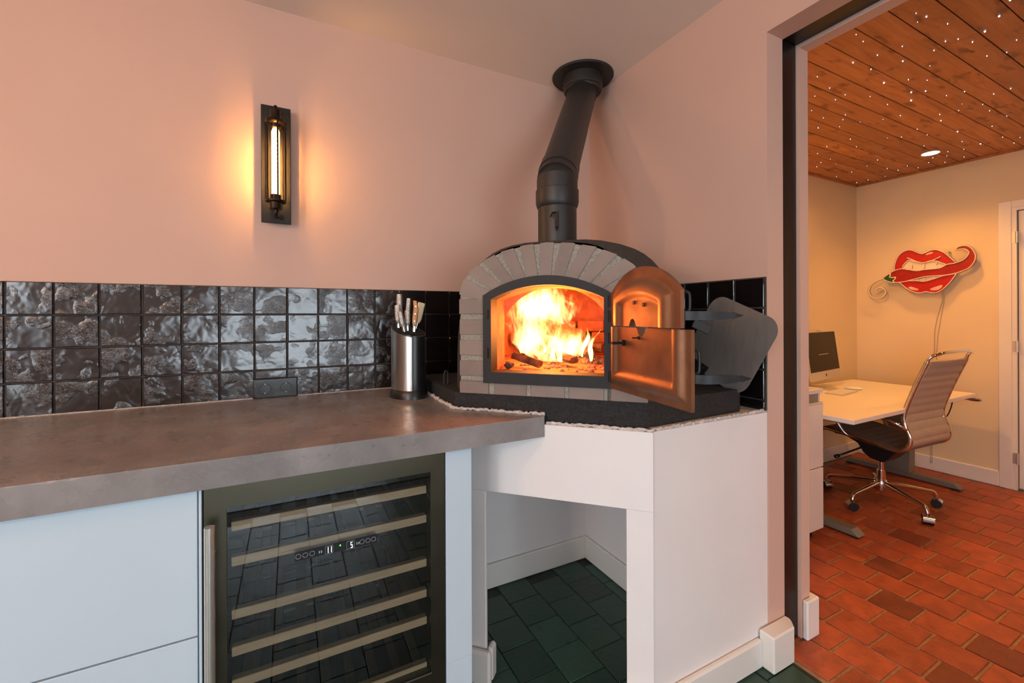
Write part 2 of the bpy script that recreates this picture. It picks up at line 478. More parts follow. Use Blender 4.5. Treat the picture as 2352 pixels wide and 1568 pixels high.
# ---- floors
floor = solo('floor', g_box(SX-.1, 1.605, WY-.1, WYL+.12, -.10, -.006), GROUT_G, 'dark green tiled kitchen floor', kind='structure')
floor_o = solo('floor', g_box(1.605, OX+.12, OYR-.1, OYL+.12, -.10, -.006), GROUT_T, 'orange terracotta tiled office floor', kind='structure')
def tilemesh(name, w, mat):
    g = g_box(-w/2, w/2, -w/2, w/2, -.008, 0, .0022)
    return me_(name, g, mat)
GT = [tilemesh('green_floor_tile', .1482, GREEN)]
TT = [tilemesh('terracotta_tile', .1425, TERRA)]
P = .1502
cnt = 0
for i in range(-14, 8):
    x = .762+P*i
    if x > 1.60: continue
    off = 0 if i % 2 == 0 else P/2
    for j in range(-14, 8):
        y = 1.580+off-P*.5+P*j
        if y > 1.80 or y < -.75 or x < -1.35: continue
        if y > 1.25 and x < .45: continue
        inst('tile', GT[0], floor, (x, y, rng.uniform(-.0008, .0006)), (rng.uniform(-.004, .004), rng.uniform(-.004, .004), 0), (1 if x < 1.5 else .93, 1, 1))
        cnt += 1
P = .1535
cnt2 = 0
for i in range(0, 19):
    x = 1.695+P*i
    if x > OX-.05: continue
    off = (0, .48, .12, .55, .05, .5)[i % 6]*P
    for j in range(-5, 11):
        y = .418+off+P*j
        if y > OYL-.05 or y < -.22: continue
        inst('tile', TT[0], floor_o, (x, y, rng.uniform(-.0012, .0010)), (rng.uniform(-.006, .006), rng.uniform(-.006, .006), rng.uniform(-.012, .012)))
        cnt2 += 1
def tilefield(name, col, mort):
    m, t, b = nt(name)
    tc = node(t, 'ShaderNodeTexCoord')
    sw = node(t, 'ShaderNodeMapping'); sw.inputs['Rotation'].default_value = (0, 0, RAD(90))
    t.links.new(tc.outputs['Object'], sw.inputs[0])
    bt = node(t, 'ShaderNodeTexBrick'); bt.offset = .5
    bt.inputs['Scale'].default_value = 1; bt.inputs['Brick Width'].default_value = .152; bt.inputs['Row Height'].default_value = .152
    bt.inputs['Mortar Size'].default_value = .004
    bt.inputs['Color1'].default_value = (*sc_(col, .8), 1); bt.inputs['Color2'].default_value = (*sc_(col, 1.15), 1); bt.inputs['Mortar'].default_value = (*mort, 1)
    t.links.new(sw.outputs[0], bt.inputs[0]); t.links.new(bt.outputs['Color'], b.inputs['Base Color'])
    b.inputs['Roughness'].default_value = .42
    return m
part('tile_field', g_box(1.605, OX, OYR, -.30, -.006, -.0004), tilefield('terracotta_tile_field', (.33, .076, .028), (.30, .18, .10)), floor_o)
GF = tilefield('green_tile_field', (.020, .058, .038), (.030, .040, .030))
part('tile_field', g_box(SX, -1.43, WY, WYL, -.006, -.0004), GF, floor)
part('tile_field', g_box(-1.43, 1.60, WY, -.83, -.006, -.0004), GF, floor)
print('floor tiles', cnt, cnt2)

# ---- office plank ceiling with fibre-optic stars
ceil_o = solo('ceiling', g_box(1.80, OX, OYR, OYL, OCEIL+.012, OCEIL+.1), PINE_D, 'knotty pine plank ceiling of the office with tiny star lights', kind='structure')
PW = .1085
k = 0
for i in range(-3, 19):
    y0 = .037+PW*i
    y1 = min(y0+PW-.0038, OYL-.002)
    if y0 > OYL-.02: break
    cuts = [1.802, OX-.002]
    if i % 3 != 1: cuts.insert(1, rng.uniform(2.3, 4.1))
    for a, b_ in zip(cuts[:-1], cuts[1:]):
        dz = rng.uniform(-.0012, .0012)
        part('plank', g_box(a+.0008, b_-.0008, y0, y1, OCEIL+dz, OCEIL+.013, .0015), PINE, ceil_o)
part('edge_strip', join(g_box(OX-.022, OX-.001, OYR, OYL-.001, OCEIL-.014, OCEIL-.001), g_box(1.802, OX-.022, OYL-.022, OYL-.001, OCEIL-.014, OCEIL-.001)), PINE, ceil_o)
STARS = [(2.3,1.03,1),(2.44,1.02,1),(2.64,1.05,1),(2.49,.92,1),(2.88,1.03,1),(2.99,1.07,1),(2.93,.99,1),(2.93,1.15,0),(2.74,1.15,0),(2.6,1.2,0),(2.45,1.2,0),(2.47,1.28,0),(2.63,1.38,0),(2.79,1.4,0),(2.86,1.32,0),(2.92,1.36,0),(3.01,1.42,0),(2.91,1.49,0),(3.29,1.49,0),(3.48,1.54,0),(3.29,1.63,0),(3.37,1.73,0),(3.58,1.75,0),(3.59,1.82,0),(3.74,1.79,0),(3.67,1.89,0),(4.06,1.83,0),(3.92,1.6,0),(4.22,1.66,0),(4.44,1.76,0),(4.44,1.88,0),(4.43,1.96,0),(4.29,1.56,0),(4.35,1.64,0),(4.34,1.45,0),(4.23,1.39,0),(4.44,1.39,0),(4.17,1.29,0),(3.88,1.32,0),(3.66,1.23,0),(3.55,1.32,0),(3.49,1.37,0),(3.05,1.33,0),(3.13,1.25,0),(3.49,1.22,0),(3.46,1.1,1),(3.35,1.07,0),(3.77,1.12,1),(3.38,1.0,1),(3.29,.96,0),(3.09,.96,0),(3.12,.9,1),(3.4,.91,0),(3.85,.99,1),(4.15,1.02,1),(4.36,1.02,1),(4.26,.97,1),(4.18,1.13,1),(4.01,1.17,0),(4.42,1.28,0),(3.73,.9,0),(3.29,.78,1),(2.78,.73,1),(2.58,.72,0),(2.5,.74,0),(2.47,.77,0),(2.33,.72,0),(2.2,.74,1),(2.14,.75,0),(2.21,.77,0),(2.53,.67,1),(2.45,.61,1),(2.73,.63,0),(2.36,.56,1),(2.51,.82,0),(2.65,.88,0),(2.35,.87,0),(2.71,.98,0),(2.8,.94,0),(2.61,1.25,0),(2.08,.92,0),(2.16,.93,0),(3.16,1.18,0),(4.28,1.33,0),(2.82,.68,0),(3.54,.92,0),(4.21,1.22,0),(2.33,.95,0),(2.28,1.17,0),(4.08,1.95,0),(4.0,1.7,0),(4.42,1.54,0),(3.29,.84,0)]
STARM = emis('cold_white_fibre_light', (.72, .92, 1.0), 4)
sm = [me_('star_light', g_lathe([(.0005, -.004), (r*.8, -.0034), (r, 0), (r, .004)], 8), STARM, True) for r in (.0017, .0029)]
STARS += [(round(rng.uniform(1.9, 4.4), 2), round(rng.uniform(-1.2, .5), 2), rng.random() < .25) for _ in range(60)]
for x, y, bgr in STARS:
    k = rng.uniform(.55, 1.0)
    inst('star_light', sm[bgr], ceil_o, (x, y, OCEIL-.001), (0, 0, 0), (k, k, k))

# ---- black zellige tiles on both kitchen walls
PX, PZ, TOP = .1161, .1119, 1.3685
def zell_mesh(w, h, seed, amp=.0008, n=6, t=.011):
    r = random.Random(seed)
    ph = [r.uniform(0, 6.28) for _ in range(6)]
    tx, tz = r.uniform(-.014, .014), r.uniform(-.014, .014)
    jit = lambda: r.uniform(-.0007, .0007)
    us = [-1, -.965] + [-.965+1.93*i/(n-1) for i in range(1, n-1)] + [.965, 1]
    v, f = [], []
    N = len(us)
    for j in range(N):
        for i in range(N):
            x, z = us[i]*w/2, us[j]*h/2
            e = max(abs(us[i]), abs(us[j]))
            d = t + tx*x + tz*z + amp*(math.sin(3.1*us[i]+ph[0])*math.sin(2.7*us[j]+ph[1])+.6*math.sin(5.3*us[i]+ph[2]+2*us[j]))*.6
            if e > .98: d -= .0026; x += jit(); z += jit()
            v.append((x, -d, z))
    for j in range(N-1):
        for i in range(N-1):
            f.append((j*N+i, j*N+i+1, (j+1)*N+i+1, (j+1)*N+i))
    ring = [i for i in range(N)]+[j*N+N-1 for j in range(1, N)]+[(N-1)*N+i for i in range(N-2, -1, -1)]+[j*N for j in range(N-2, 0, -1)]
    n0 = len(v)
    for q in ring: v.append((v[q][0], 0, v[q][2]))
    m_ = len(ring)
    for k in range(m_): f.append((ring[k], n0+k, n0+(k+1) % m_, ring[(k+1) % m_]))
    return v, f
ZM = [me_('glazed_tile', zell_mesh(PX-.0050, PZ-.0046, s), ZELL, 28) for s in range(9)]
ZP = [me_('black_tile', zell_mesh(PX-.0045, PZ-.0042, 50+s, .0004), ZELL_P, 28) for s in range(4)]
part('grout', g_box(-1.95, .80, WYL-.0055, WYL, .915, TOP-.001), GROUT, wall_left)
SOCK_X0, SOCK_X1, SOCK_Z1 = -.134, .021, .997
for c in range(-10, 14):
    xc = -.827+PX*(c+.5)
    for r_ in range(4):
        zc = TOP-PZ*(r_+.5)
        if r_ == 3 and c in (6, 7):
            continue
        me = rng.choice(ZM) if xc < .44 else rng.choice(ZP)
        inst('tile', me, wall_left, (xc+rng.uniform(-.001, .001), WYL, zc), (0, 0, 0))
# the two tiles cut around the socket
top4 = TOP-PZ*3
xa = -.827+PX*6; xb = xa+PX; xc_ = xb+PX
part('tile', g_box(xa+.003, xb-.003, WYL-.011, WYL, SOCK_Z1+.002, top4-.003, .002), ZELL, wall_left)
out = [(xb+.003, top4-.003), (xb+.003, SOCK_Z1+.002), (SOCK_X1+.002, SOCK_Z1+.002), (SOCK_X1+.002, .923), (xc_-.003, .923), (xc_-.003, top4-.003)]
part('tile', g_prism(out, WYL-.012, WYL, lambda p, q, t: (p, t, q)), ZELL, wall_left)
part('sealant', g_box(-1.78, SOCK_X0-.002, WYL-.0135, WYL-.0085, .9212, .9245), WMORTAR, wall_left)
part('sealant', g_box(SOCK_X1+.002, .50, WYL-.0135, WYL-.0085, .9212, .9235), WMORTAR, wall_left)
part('grout', g_box(CX-.0055, CX, .962, 1.98, .899, 1.386), GROUT, wall_right)
for c in range(0, 8):
    y1 = 1.3167-.1175*3+.1175*c
    for r_ in range(5):
        h = .1128 if r_ < 4 else .036
        zc = 1.386-.1128*r_-h/2
        o = inst('tile', ZP[(c+r_) % 4], wall_right, (CX, y1+.0588, zc), (0, 0, RAD(-90)), (1, 1, h/PZ*.985))

# ================================================================== KITCHEN UNITS
FY = 1.21           # cabinet front plane
WT, WB = .921, .855 # worktop top and underside
cab = thing('drawer_cabinet', 'white handleless drawer cabinet left of the wine cooler', 'cabinet', (-.99, 1.6, 0))
part('carcass', g_box(-1.80, -.186, FY+.021, 1.985, .0, WB-.002), CAB, cab)
part('drawer_front', g_box(-1.80, -.1935, FY, FY+.02, .5145, WB-.004, .0012), CAB, cab)
part('drawer_front', g_box(-1.80, -.1935, FY, FY+.02, .06, .5105, .0012), CAB, cab)
part('end_panel', g_box(-.1915, -.1855, FY+.001, FY+.022, 0, WB-.003, .0008), CAB, cab)
fil = thing('filler_panel', 'narrow white filler panel between the wine cooler and the oven stand', 'panel', (.443, FY+.03, 0))
part('upper_panel', g_box(.4025, .484, FY, FY+.05, .2235, WB-.003, .001), CAB, fil)
part('plinth', g_box(.4025, .484, FY+.001, FY+.05, 0, .2225, .001), CAB, fil)

# ---- wine cooler
FX0, FX1 = -.1815, .3985
fr = thing('wine_cooler', 'built-in wine cooler with a dark steel framed glass door and wooden shelves', 'wine cooler', (.108, 1.5, 0))
HANDLE = pbr('bright_satin_steel', (.80, .77, .72), .30, .8, var=.04, vs=20)
SLATW = pbr('shade_toned_slat', (.13, .082, .045), .6, var=.15, vs=8, stretch=(8, 1, 8))  # beech slats, the shade inside the cooler put into a darker colour
BLKIN = pbr('black_cooler_interior', (.0035, .0035, .0042), .45, var=.1)
d0 = FY+.042
part('cabinet_body', join(g_box(FX0+.002, FX0+.03, d0, 1.78, .02, WB-.01), g_box(FX1-.03, FX1-.002, d0, 1.78, .02, WB-.01), g_box(FX0+.03, FX1-.03, 1.75, 1.78, .02, WB-.01),
                          g_box(FX0+.03, FX1-.03, d0, 1.75, .02, .10), g_box(FX0+.03, FX1-.03, d0, 1.75, .815, WB-.01)), BLKIN, fr)
gx0, gx1, gz0, gz1 = -.137, .3565, .219, .7975
dz0, dz1 = .10, WB-.007
ring = join(g_box(FX0, gx0, FY, FY+.04, dz0, dz1), g_box(gx1, FX1, FY, FY+.04, dz0, dz1), g_box(gx0, gx1, FY, FY+.04, gz1, dz1), g_box(gx0, gx1, FY, FY+.04, dz0, gz0))
dr = part('door_frame', ring, FRSTEEL, fr)
part('plinth', g_box(FX0, FX1, FY+.03, FY+.05, .0, .098), BLKPL, fr)
m, t, b = nt('tinted_cooler_glass')
tr = node(t, 'ShaderNodeBsdfTransparent'); tr.inputs[0].default_value = (.93, .94, .95, 1)
gl = node(t, 'ShaderNodeBsdfGlossy'); gl.inputs['Roughness'].default_value = .015; gl.inputs[0].default_value = (.95, .95, 1, 1)
mx = node(t, 'ShaderNodeMixShader')
fn = node(t, 'ShaderNodeFresnel'); fn.inputs[0].default_value = 2.1
t.links.new(fn.outputs[0], mx.inputs[0])
t.links.new(tr.outputs[0], mx.inputs[1]); t.links.new(gl.outputs[0], mx.inputs[2])
t.links.new(mx.outputs[0], t.nodes['Material Output'].inputs[0])
part('glass_pane', ([(gx0, FY+.004, gz0), (gx1, FY+.004, gz0), (gx1, FY+.004, gz1), (gx0, FY+.004, gz1)], [(0, 1, 2, 3)]), m, fr)
part('glass_edge', join(g_box(gx0-.002, gx1+.002, FY-.001, FY+.002, gz0-.004, gz0)), STEEL, fr)
hx = -.1645
part('handle', join(g_cyl((hx, FY-.045, .14), (hx, FY-.045, .778), .0105, 20), g_cyl((hx, FY-.045, .22), (hx, FY+.002, .22), .006, 12), g_cyl((hx, FY-.045, .70), (hx, FY+.002, .70), .006, 12)), HANDLE, fr, smooth=40)
for i, z in enumerate((.739, .653, .524, .434, .3545, .2205)):
    sh = part('shelf', g_box(-.131, .352, FY+.026, FY+.046, z-.0115, z+.0115, .0015), BEECH, fr)
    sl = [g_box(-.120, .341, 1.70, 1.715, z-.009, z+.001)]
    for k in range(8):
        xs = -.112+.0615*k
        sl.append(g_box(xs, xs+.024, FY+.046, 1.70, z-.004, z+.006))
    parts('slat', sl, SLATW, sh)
LED = emis('white_display_light', (.85, .93, 1.0), 3.2)
LEDD = emis('faint_button_print', (.30, .33, .36), .25)
LEDG = emis('green_indicator_light', (.15, 1.0, .1), 3)
yd = FY+.0035
def seg(x, z, on, s=.0075):
    a = []
    w, h, th = s*.62, s, .0011
    R = {'t': (x, x+w, z+2*h-th, z+2*h), 'm': (x, x+w, z+h-th/2, z+h+th/2), 'b': (x, x+w, z, z+th), 'tl': (x, x+th, z+h, z+2*h), 'tr': (x+w-th, x+w, z+h, z+2*h), 'bl': (x, x+th, z, z+h), 'br': (x+w-th, x+w, z, z+h)}
    for k in on: a.append(g_box(R[k][0], R[k][1], yd-.0012, yd-.0008, R[k][2], R[k][3]))
    return join(*a)
dp = part('display', g_box(.006, .206, yd-.0004, yd-.0002, .630, .652), BLKIN, fr)
parts('digit', [seg(.0795, .633, ('tr', 'br')), seg(.0875, .633, ('tr', 'br')), seg(.139, .632, ('t', 'tl', 'm', 'br', 'b'))], LED, dp)
rings = []
for x in (.014, .030, .046, .168, .183, .198):
    zc = .641
    rings.append(g_tube([(x+.0058*math.cos(a*math.pi/10), yd-.001, zc+.0058*math.sin(a*math.pi/10)) for a in range(20)], .00045, 5, closed=True))
parts('button', rings, LEDD, dp)
marks = [g_box(x, x+.0025, yd-.0012, yd-.0008, .637, .643) for x in (.0615, .0665, .1535, .1585)]
fr1 = []
for x in (.0765, .129):
    for (a, b_, c, d) in ((x, x+.019, .6505, .651), (x, x+.019, .6305, .631), (x, x+.0005, .6305, .651), (x+.0185, x+.019, .6305, .651)):
        fr1.append(g_box(a, b_, yd-.0011, yd-.0008, c, d))
part('printed_marks', join(*(marks+fr1)), LEDD, dp, kind='stuff')
part('indicator', g_cyl((.113, yd-.0014, .645), (.113, yd-.0006, .645), .0018, 10), LEDG, dp)

# ---- concrete worktop, chipped along its arris and cut off where it meets the oven stand
def worktop():
    rr = random.Random(3)
    front = []
    n = 150
    for i in range(n+1):
        x = -1.80+(.728+1.80)*i/n
        c = (rr.random()**6)*.004
        front.append((x, 1.188, c))
    v, f = [], []
    top = [(x, y+c*.4, WT) for x, y, c in front]
    edge = [(x, y-.0005, WT-.0015-c) for x, y, c in front]
    bot = [(x, y, WB) for x, y, c in front]
    N = n+1
    v += top+edge+bot
    for i in range(n):
        f.append((i, i+1, N+i+1, N+i)); f.append((N+i, N+i+1, 2*N+i+1, 2*N+i))
    tail = [(.735, 1.196), (.742, 1.205), (.512, 1.436), (.512, 1.9885), (-1.80, 1.9885)]
    t0 = len(v)
    v += [(x, y, WT) for x, y in tail] + [(x, y, WB) for x, y in tail]
    T = len(tail)
    poly_t = list(range(N)) + [t0+i for i in range(T)]
    pts = [Vector(v[i]) for i in poly_t]
    tri = tessellate_polygon([[Vector((p.x, p.y, 0)) for p in pts]])
    f += [tuple(poly_t[i] for i in q) for q in tri]
    poly_b = [2*N+i for i in range(N)] + [t0+T+i for i in range(T)]
    f += [tuple(poly_b[i] for i in reversed(q)) for q in tri]
    f += [(n, t0, N+n), (N+n, t0, t0+T, 2*N+n)]
    for i in range(T-1): f.append((t0+i, t0+i+1, t0+T+i+1, t0+T+i))
    f.append((t0+T-1, 0, N, 2*N, t0+2*T-1))
    return v, f
solo('worktop', worktop(), CONC, 'thick grey-brown polished concrete worktop over the drawers and wine cooler', 'worktop')

# ---- double wall socket
so = thing('double_socket', 'black double wall socket between the glossy tiles above the worktop', 'socket', (-.0565, WYL-.006, .921))
part('frame_plate', g_box(SOCK_X0, SOCK_X1, WYL-.019, WYL-.0005, .922, SOCK_Z1, .002), SOCK, so)
for xc in (-.0935, -.0195):
    zc = .9595
    o_ = rrect(.0265, .0265, .002, 3)
    ins = part('socket_insert', g_prism([(p+xc, q+zc) for p, q in o_], WYL-.0225, WYL-.019, lambda p, q, t: (p, t, q)), SOCK, so)
    v, f = [], []
    N = 24
    for r_, y in ((.0215, -.0226), (.0195, -.0230), (.0185, -.0226), (.0180, -.0140), (.0005, -.0140)):
        for k in range(N):
            a = 2*math.pi*k/N
            v.append((xc+r_*math.cos(a), WYL+y-.0006, zc+r_*math.sin(a)))
    for i in range(4):
        for k in range(N): f.append((i*N+k, i*N+(k+1) % N, (i+1)*N+(k+1) % N, (i+1)*N+k))
    part('well', (v, f), BLKPL, ins, smooth=35)
    parts('earth_contact', [g_box(xc-.0018, xc+.0018, WYL-.0245, WYL-.022, zc+.0165, zc+.0195), g_box(xc-.0018, xc+.0018, WYL-.0245, WYL-.022, zc-.0195, zc-.0165)], CHROME, ins)
    parts('pin_hole', [g_cyl((xc+e, WYL-.0150, zc), (xc+e, WYL-.0142, zc), .0028, 10) for e in (-.0085, .0085)], BLKRUB, ins)

# ---- caged wall lamp
lx = -.0515
wl = thing('wall_lamp', 'black industrial wall lamp with a caged glowing tube bulb on the pink wall', 'lamp', (lx, WYL-.03, 1.623))
BRONZE = pbr('dark_bronze_metal', (.030, .018, .012), .38, .8, var=.3, vs=30)
part('back_plate', g_box(-.104, .001, WYL-.034, WYL-.027, 1.623, 2.093, .0015), pbr('black_plate_metal', (.014, .012, .011), .5, .3, var=.2), wl)
parts('standoff', [g_cyl((lx+dx, WYL-.028, z), (lx+dx, WYL-.0005, z), .006, 8) for dx in (-.03, .03) for z in (1.68, 2.04)], BLKPL, wl)
by = WYL-.092
part('holder_top', g_lathe([(.010, 2.055), (.0185, 2.052), (.0185, 2.015), (.034, 2.012), (.036, 2.004), (.030, 1.998), (.020, 1.996), (.018, 1.984), (.005, 1.982)][::-1], 24, (lx, by, 0)), BRONZE, wl, smooth=35)
part('holder_bottom', g_lathe([(.005, 1.708), (.019, 1.712), (.019, 1.722), (.0195, 1.702), (.036, 1.700), (.036, 1.694), (.022, 1.692), (.022, 1.668), (.012, 1.664), (.008, 1.652), (.010, 1.645), (.004, 1.640)][::-1], 24, (lx, by, 0)), BRONZE, wl, smooth=35)
parts('bracket', [g_tube([(lx, WYL-.034, 2.066), (lx, by, 2.066), (lx, by, 2.05)], .007, 10), g_tube([(lx, WYL-.034, 1.648), (lx, by, 1.648)], .006, 10)], BRONZE, wl, smooth=35)
part('switch_knob', g_cyl((lx+.018, WYL-.036, 1.648), (lx+.018, WYL-.048, 1.648), .008, 12), BRONZE, wl, smooth=35)
for k in range(6):
    a = RAD(60*k+43)
    cx_, cy_ = lx+.036*math.cos(a), by+.036*math.sin(a)
    part('cage_bar', g_box(cx_-.0030, cx_+.0030, cy_-.0015, cy_+.0015, 1.696, 2.008), BRONZE, wl)
m, t, b = nt('amber_bulb_glass')
tr = node(t, 'ShaderNodeBsdfTransparent'); tr.inputs[0].default_value = (1, .86, .62, 1)
em = node(t, 'ShaderNodeEmission'); em.inputs[0].default_value = (1, .47, .13, 1); em.inputs[1].default_value = 14
mx = node(t, 'ShaderNodeMixShader'); mx.inputs[0].default_value = .55
t.links.new(tr.outputs[0], mx.inputs[1]); t.links.new(em.outputs[0], mx.inputs[2])
t.links.new(mx.outputs[0], t.nodes['Material Output'].inputs[0])
part('bulb', g_lathe([(.004, 1.712), (.0145, 1.722), (.0145, 1.968), (.009, 1.984), (.003, 1.988)], 20, (lx, by, 0)), m, wl, smooth=40)
fil_ = [(lx+.006*math.cos(i*1.9), by+.006*math.sin(i*1.9), 1.735+i*.0052) for i in range(42)]
part('filament', g_tube(fil_, .0016, 6), emis('glowing_filament', (1, .58, .19), 950), wl)

# ================================================================== OVEN STAND
st = thing('oven_stand', 'white painted masonry corner stand with an open log niche under the oven', 'oven stand', (1.05, 1.45, 0))
K = 1.925
def diag(s, d, z):   # s along the front, d into the corner, measured from the line x+y=K
    return ((K/2+(d/math.sqrt(2))) + s/math.sqrt(2), (K/2+(d/math.sqrt(2))) - s/math.sqrt(2), z)
def dbox(s0, s1, d0, d1, z0, z1, bev=.004):
    g = g_box(s0, s1, d0, d1, z0, z1, bev)
    return [diag(*p) for p in g[0]], g[1]
SL, SLI, SRI, SR = -.625, -.533, -.069, .005   # outer/inner edges of the two posts along the front
part('lintel', dbox(SL, SR+.0065, 0, .12, .652, .893, .0015), PAINT_B, st, smooth=30)
part('post', dbox(SL, SLI, .004, .02, 0, .652), PAINT_B, st, smooth=30)
part('post', dbox(SRI, SR+.0065, .003, .06, 0, .652, .0015), PAINT_B, st, smooth=30)
part('side_wall', g_bev(*g_poly([(.968, .961), (1.539, .961), (1.539, 1.08), (1.03, 1.08), (1.03, 1.023)], 0, .893), .0012), PAINT_B, st, smooth=30)
part('rear_wall', g_box(.51, 1.539, 1.80, 1.995, 0, .893), PAINT_B, st)
part('corner_wall', g_box(1.353, 1.539, 1.08, 1.80, 0, .893), PAINT_B, st)
part('left_wall', g_box(.49, .535, 1.42, 1.80, 0, .85), PAINT_B, st)
part('top_slab', g_poly([(.545, 1.79), (.545, 1.46), (.93, 1.085), (1.345, 1.085), (1.345, 1.79)], .80, .893), PAINT_B, st)
part('baseboard', g_box(.55, 1.353, 1.784, 1.80, 0, .112, .005), TRIM, st)
part('baseboard', g_box(1.337, 1.353, 1.08, 1.784, 0, .112, .005), TRIM, st)
part('baseboard', g_bev(*g_poly([(.955, .941), (1.478, .941), (1.478, .961), (.971, .961)], 0, .100), .006), TRIM, st)
part('baseboard', dbox(SL, SLI+.022, -.022, .003, 0, .115, .008), TRIM, st, smooth=30)
part('baseboard', dbox(SLI-.0, SLI+.022, .003, .05, 0, .115, .008), TRIM, st, smooth=30)
part('baseboard', dbox(SRI-.022, SR+.014, -.022, .003, 0, .115, .008), TRIM, st, smooth=30)
# crumbly mortar bead between stand, worktop and oven slab
def bead(path, r, seed):
    rr = random.Random(seed)
    P = []
    for a, b_ in zip(path[:-1], path[1:]):
        a, b_ = Vector(a), Vector(b_)
        n = max(2, int((b_-a).length/.008))
        P += [a.lerp(b_, i/n) for i in range(n)]
    P.append(Vector(path[-1]))
    P = [p+Vector((rr.uniform(-1, 1), rr.uniform(-1, 1), rr.uniform(-1, 1)))*r*.35 for p in P]
    return g_tube(P, [r*rr.uniform(.45, 1.25) for _ in P], 6)
part('mortar_bead', bead([(.507, 1.93, .925), (.507, 1.435, .925), (.74, 1.203, .924)], .007, 1), WMORTAR, st)
part('mortar_bead', bead([(.745, 1.195, .897), (.972, .968, .897), (1.522, .966, .899)], .006, 2), WMORTAR, st)
part('mortar_bead', g_poly([(1.0, .966), (1.536, .966), (1.536, 1.2), (1.0, 1.2)], .8935, .8985), WMORTAR, st)

# ================================================================== PIZZA OVEN
R2 = math.sqrt(.5)
OV = Vector((.7475, 1.1975, .979))
ov = thing('pizza_oven', 'corner wood-fired oven with grey brick arch, dark dome and open steel doors', 'oven', tuple(OV), RAD(-45))
def ovw(s, d, z): return (OV.x+(s+d)*R2, OV.y+(d-s)*R2, OV.z+z)
# slab (points in world space)
sl_out = [(.515, 1.93), (.515, 1.442)] + [(.522, 1.434)] + [(.960, .997), (.975, .989), (.995, .987)] + [(1.425, .998)] + [(p, q) for p, q in arcpts(1.425, 1.043, .045, RAD(-90), RAD(0), 6)] + [(1.47, 1.93)]
part('base_slab', g_bev(*g_poly(sl_out, .9, .979), .008, 2), RENDER, ov, smooth=40)
HW = .315
OUT_L = [(-.315, .345), (-.311, .362), (-.297, .400), (-.272, .428), (-.231, .456), (-.16, .487), (-.08, .504), (0, .510)]
OUTER = OUT_L + [(-p, q) for p, q in reversed(OUT_L[:-1])]
INN_L = [(-.208, .318), (-.204, .343), (-.17, .361), (-.117, .381), (-.06, .389), (0, .391)]
INNER = INN_L + [(-p-.012, q) for p, q in reversed(INN_L[:-1])]
def resample(P, n):
    P = [Vector(p) for p in P]
    L = [0]
    for a, b_ in zip(P[:-1], P[1:]): L.append(L[-1]+(b_-a).length)
    o = []
    for i in range(n+1):
        t = L[-1]*i/n
        j = max(k for k in range(len(L)) if L[k] <= t+1e-9)
        if j >= len(P)-1: o.append(P[-1]); continue
        o.append(P[j].lerp(P[j+1], (t-L[j])/(L[j+1]-L[j])))
    return o
NB = 11
Of = resample(OUTER, NB*12); If = resample(INNER, NB*12)
fl = lambda p, q, t: (p, t, q)
# mortar body: ring behind the bricks
ring_out = [(-HW+.003, 0), *[(p.x*.992, p.y-.002) for p in Of], (HW-.003, 0)]
ring_in = [(.192, 0), *[(p.x, p.y) for p in reversed(If)], (-.205, 0)]
poly = ring_out + [(HW-.003, .0), (.192, .0)][1:] + ring_in[1:]
part('mortar', g_prism(ring_out+ring_in, .004, .13, fl), MORTAR, ov, local=True)
for i in range(NB):
    a, b_ = i*12, (i+1)*12
    ka = 0 if i == 0 else 2.1
    kb = 0 if i == NB-1 else 2.1
    def at(arr, s):
        j = min(int(s), len(arr)-2); return arr[j].lerp(arr[j+1], s-j)
    o_ = [at(Of, a+ka)] + [Of[j] for j in range(a+3, b_-2)] + [at(Of, b_-kb)]
    i_ = [at(If, b_-(kb*.35))] + [at(If, a+ka*.35)]
    pts = [(p.x, p.y) for p in o_+i_]
    part('brick', g_prism(pts, rng.uniform(-.001, .001), .09, fl), BRICK, ov, local=True)
for sgn in (-1, 1):
    for i in range(4):
        z0 = .061+.0715*i
        x0, x1 = (-HW, -.205) if sgn < 0 else (.192, HW)
        part('brick', g_box(x0+rng.uniform(-.001, .001), x1, rng.uniform(-.001, .001), .09, z0, z0+.0525, .0015), BRICK, ov, local=True)
for x0, x1 in ((-.315, -.207), (-.186, -.072), (-.057, .057), (.070, .182), (.203, .315)):
    part('brick', g_box(x0, x1, rng.uniform(-.001, .001), .10, .0, .0415, .0015), BRICK, ov, local=True)
part('mortar', g_box(-HW+.004, HW-.004, .004, .13, .0, .046), MORTAR, ov, local=True)
# iron door frame
def archring(L, Rr, b, sp, top, n=18):
    c = (L+Rr)/2
    hw = (Rr-L)/2; rise = top-sp
    rad = (hw*hw+rise*rise)/(2*rise)
    a = math.atan2(hw, rad-rise)
    return [(L, b)] + [(c+rad*math.sin(-a+2*a*i/n), top-rad+rad*math.cos(-a+2*a*i/n)) for i in range(n+1)] + [(Rr, b)]
fo = archring(-.222, .208, .040, .338, .401)
fi = archring(-.193, .184, .078, .325, .370)
n_ = len(fo)
v = [(p, -.012, q) for p, q in fo]+[(p, -.012, q) for p, q in fi]+[(p, .05, q) for p, q in fo]+[(p, .05, q) for p, q in fi]
f = []
for i in range(n_):
    j = (i+1) % n_
    f += [(i, j, n_+j, n_+i), (i, 2*n_+i, 2*n_+j, j), (n_+i, n_+j, 3*n_+j, 3*n_+i), (2*n_+i, 3*n_+i, 3*n_+j, 2*n_+j)]
part('iron_frame', (v, f), IRON, ov, local=True, smooth=30)
part('sill_plate', g_box(-.193, .184, -.006, .06, .070, .0785), IRON, ov, local=True)
parts('latch_keeper', [g_box(-.212, -.203, -.020, -.011, .258, .290), g_box(-.214, -.203, -.022, -.011, .125, .160)], IRON, ov, local=True)
